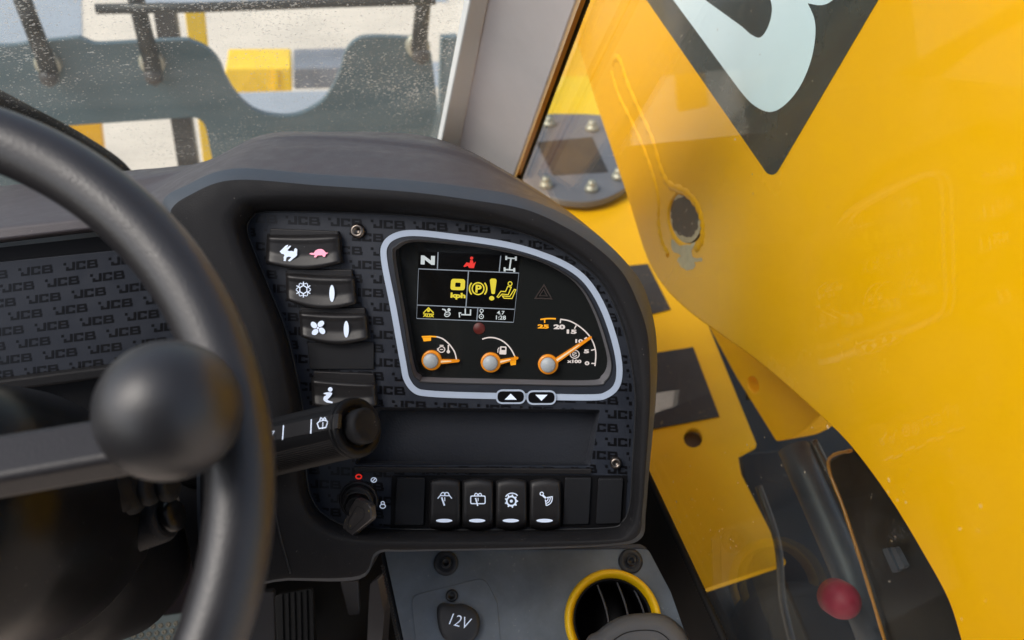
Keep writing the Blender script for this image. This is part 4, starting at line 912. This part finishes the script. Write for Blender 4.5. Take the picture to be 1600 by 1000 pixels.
m = M(); m.lathe(c2_, cax, [(.03, .22), (.062, .25), (.07, .30), (.072, .40), (.066, .44), (.05, .46), (0, .465)], 6*8, sx=1.0, sy=.82); m.build('lower_shroud', K['black'], sc_)
m = M()
for i, (x, y, rx) in enumerate(((188, 770, 24), (205, 772, 25), (232, 765, 20), (262, 760, 20))):
    c = at(x, y, .52+.01*i); m.lathe(c, (RT*.9+UP*.15-FW*.2), [(.006, -.004), (rx*1.25*.52/FPX, -.003), (rx*1.32*.52/FPX, 0), (rx*1.25*.52/FPX, .003), (.006, .004)], 32)
m.build('gaiter', K['rubber'], sc_)
m = M(); a_, b_ = at(175, 835, .57), at(262, 808, .56)
m.lathe(a_, (b_-a_), [(.020, -.02), (.0185, 0), (.0165, (b_-a_).length*.9), (.014, (b_-a_).length)], 32)
cl = m.build('column_lever', K['facia']); tag(cl, 'short grey column lever tucked under the steering wheel', 'lever')
m = M(); m.lathe(b_, (b_-a_), [(.010, 0), (.0115, .002), (.0115, .006), (.010, .008), (0, .008)], 24); e = m.build('end_cap', K['gloss'], None)
e.parent = cl; e.location = ORG[e]-ORG[cl]
# trim edge on facia below the stalk
m = M(); tubepx(m, [(425, 772), (436, 830), (447, 872), (454, 896)], .0008, PP, .0288, n=6); m.build('trim_line', K['dscrew'], db)

# ------------------------------------------------------------------ floor well
ap = empty('accelerator_pedal', at(462, 970, 1.0), 'black ribbed rubber accelerator pedal beside the console', 'pedal')
Pp = Plane(at(462, 970, 1.0), azel(5, 50))
m = M(); m.prism(rr([(428, 930), (488, 918), (500, 1100), (436, 1100)], 8), Pp, -.012, 0); m.build('pad', K['rubber'], ap, bevel=.002)
for i in range(6):
    x = 436+i*9.5; m = M(); m.prism([(x, 929-i*1.5), (x+5, 928-i*1.5), (x+9, 1098), (x+4, 1098)], Pp, 0, .003); m.build('rib', K['black'], ap)
bp_ = empty('brake_pedal', at(240, 990, 1.08), 'silver dimpled metal brake pedal at the bottom edge', 'pedal')
Pb = Plane(at(240, 990, 1.08), azel(0, 62))
pq = rr([(186, 996), (200, 972), (245, 962), (290, 956), (296, 1100), (180, 1100)], [8, 14, 0, 8, 0, 0])
m = M(); m.prism(pq, Pb, -.006, 0); m.build('pad', K['alu'], bp_, bevel=.002)
m = M()
for j in range(8):
    for i in range(8):
        x, y = 203+i*12+(j % 2)*6, 984-i*1.6+j*10
        m.disc(x, y, [(4, 0), (3.6, .0022), (2.2, .0028), (1.6, .0012), (0, .001)], Pb, 12)
m.build('dimples', K['zinc'], bp_)
m = M(); m.prism(rr([(578, 912), (590, 905), (600, 960), (590, 1100), (570, 1100), (575, 960)], 3), Plane(at(585, 950, .95), azel(30, 30)), -.02, 0)
tag(m.build('hose', K['steel'], bevel=.004), 'pale grey hose standing in the foot well beside the console wall', 'hose')
m = M(); m.prism(rr([(392, 928), (428, 925), (432, 1050), (385, 1050)], 4), Plane(at(410, 960, 1.08), azel(0, 40)), -.02, 0)
tag(m.build('foot_rest', K['steel'], bevel=.003), 'grey steel foot rest bar left of the accelerator pedal', 'foot rest')
m = M(); m.prism(rr([(532, 910), (560, 908), (562, 960), (545, 962)], 4), Plane(at(545, 930, 1.1), azel(0, 40)), -.02, 0)
tag(m.build('pedal_bracket', K['steel'], bevel=.003), 'grey pedal bracket between accelerator pedal and console', 'bracket')
m = M(); m.prism([(236, 866), (292, 858), (296, 880), (238, 890)], Plane(at(265, 872, 1.1), azel(0, 40)), -.02, 0)
tag(m.build('pedal_bracket', K['steel'], bevel=.003), 'dark steel pedal bracket above the floor mat', 'bracket')
m = M(); m.prism([(100, 640), (620, 640), (640, 905), (100, 905)], Plane(V((0, 1.02, 0)), V((0, -1, 0))), -.01, 0)
bb = bxx(-.82, .26, 1.03, 1.05, 1.25, 1.67); m.add(bb.v, bb.f)
tag(m.build('bulkhead', K['black']), 'black bulkhead at the front of the foot well', 'bulkhead')
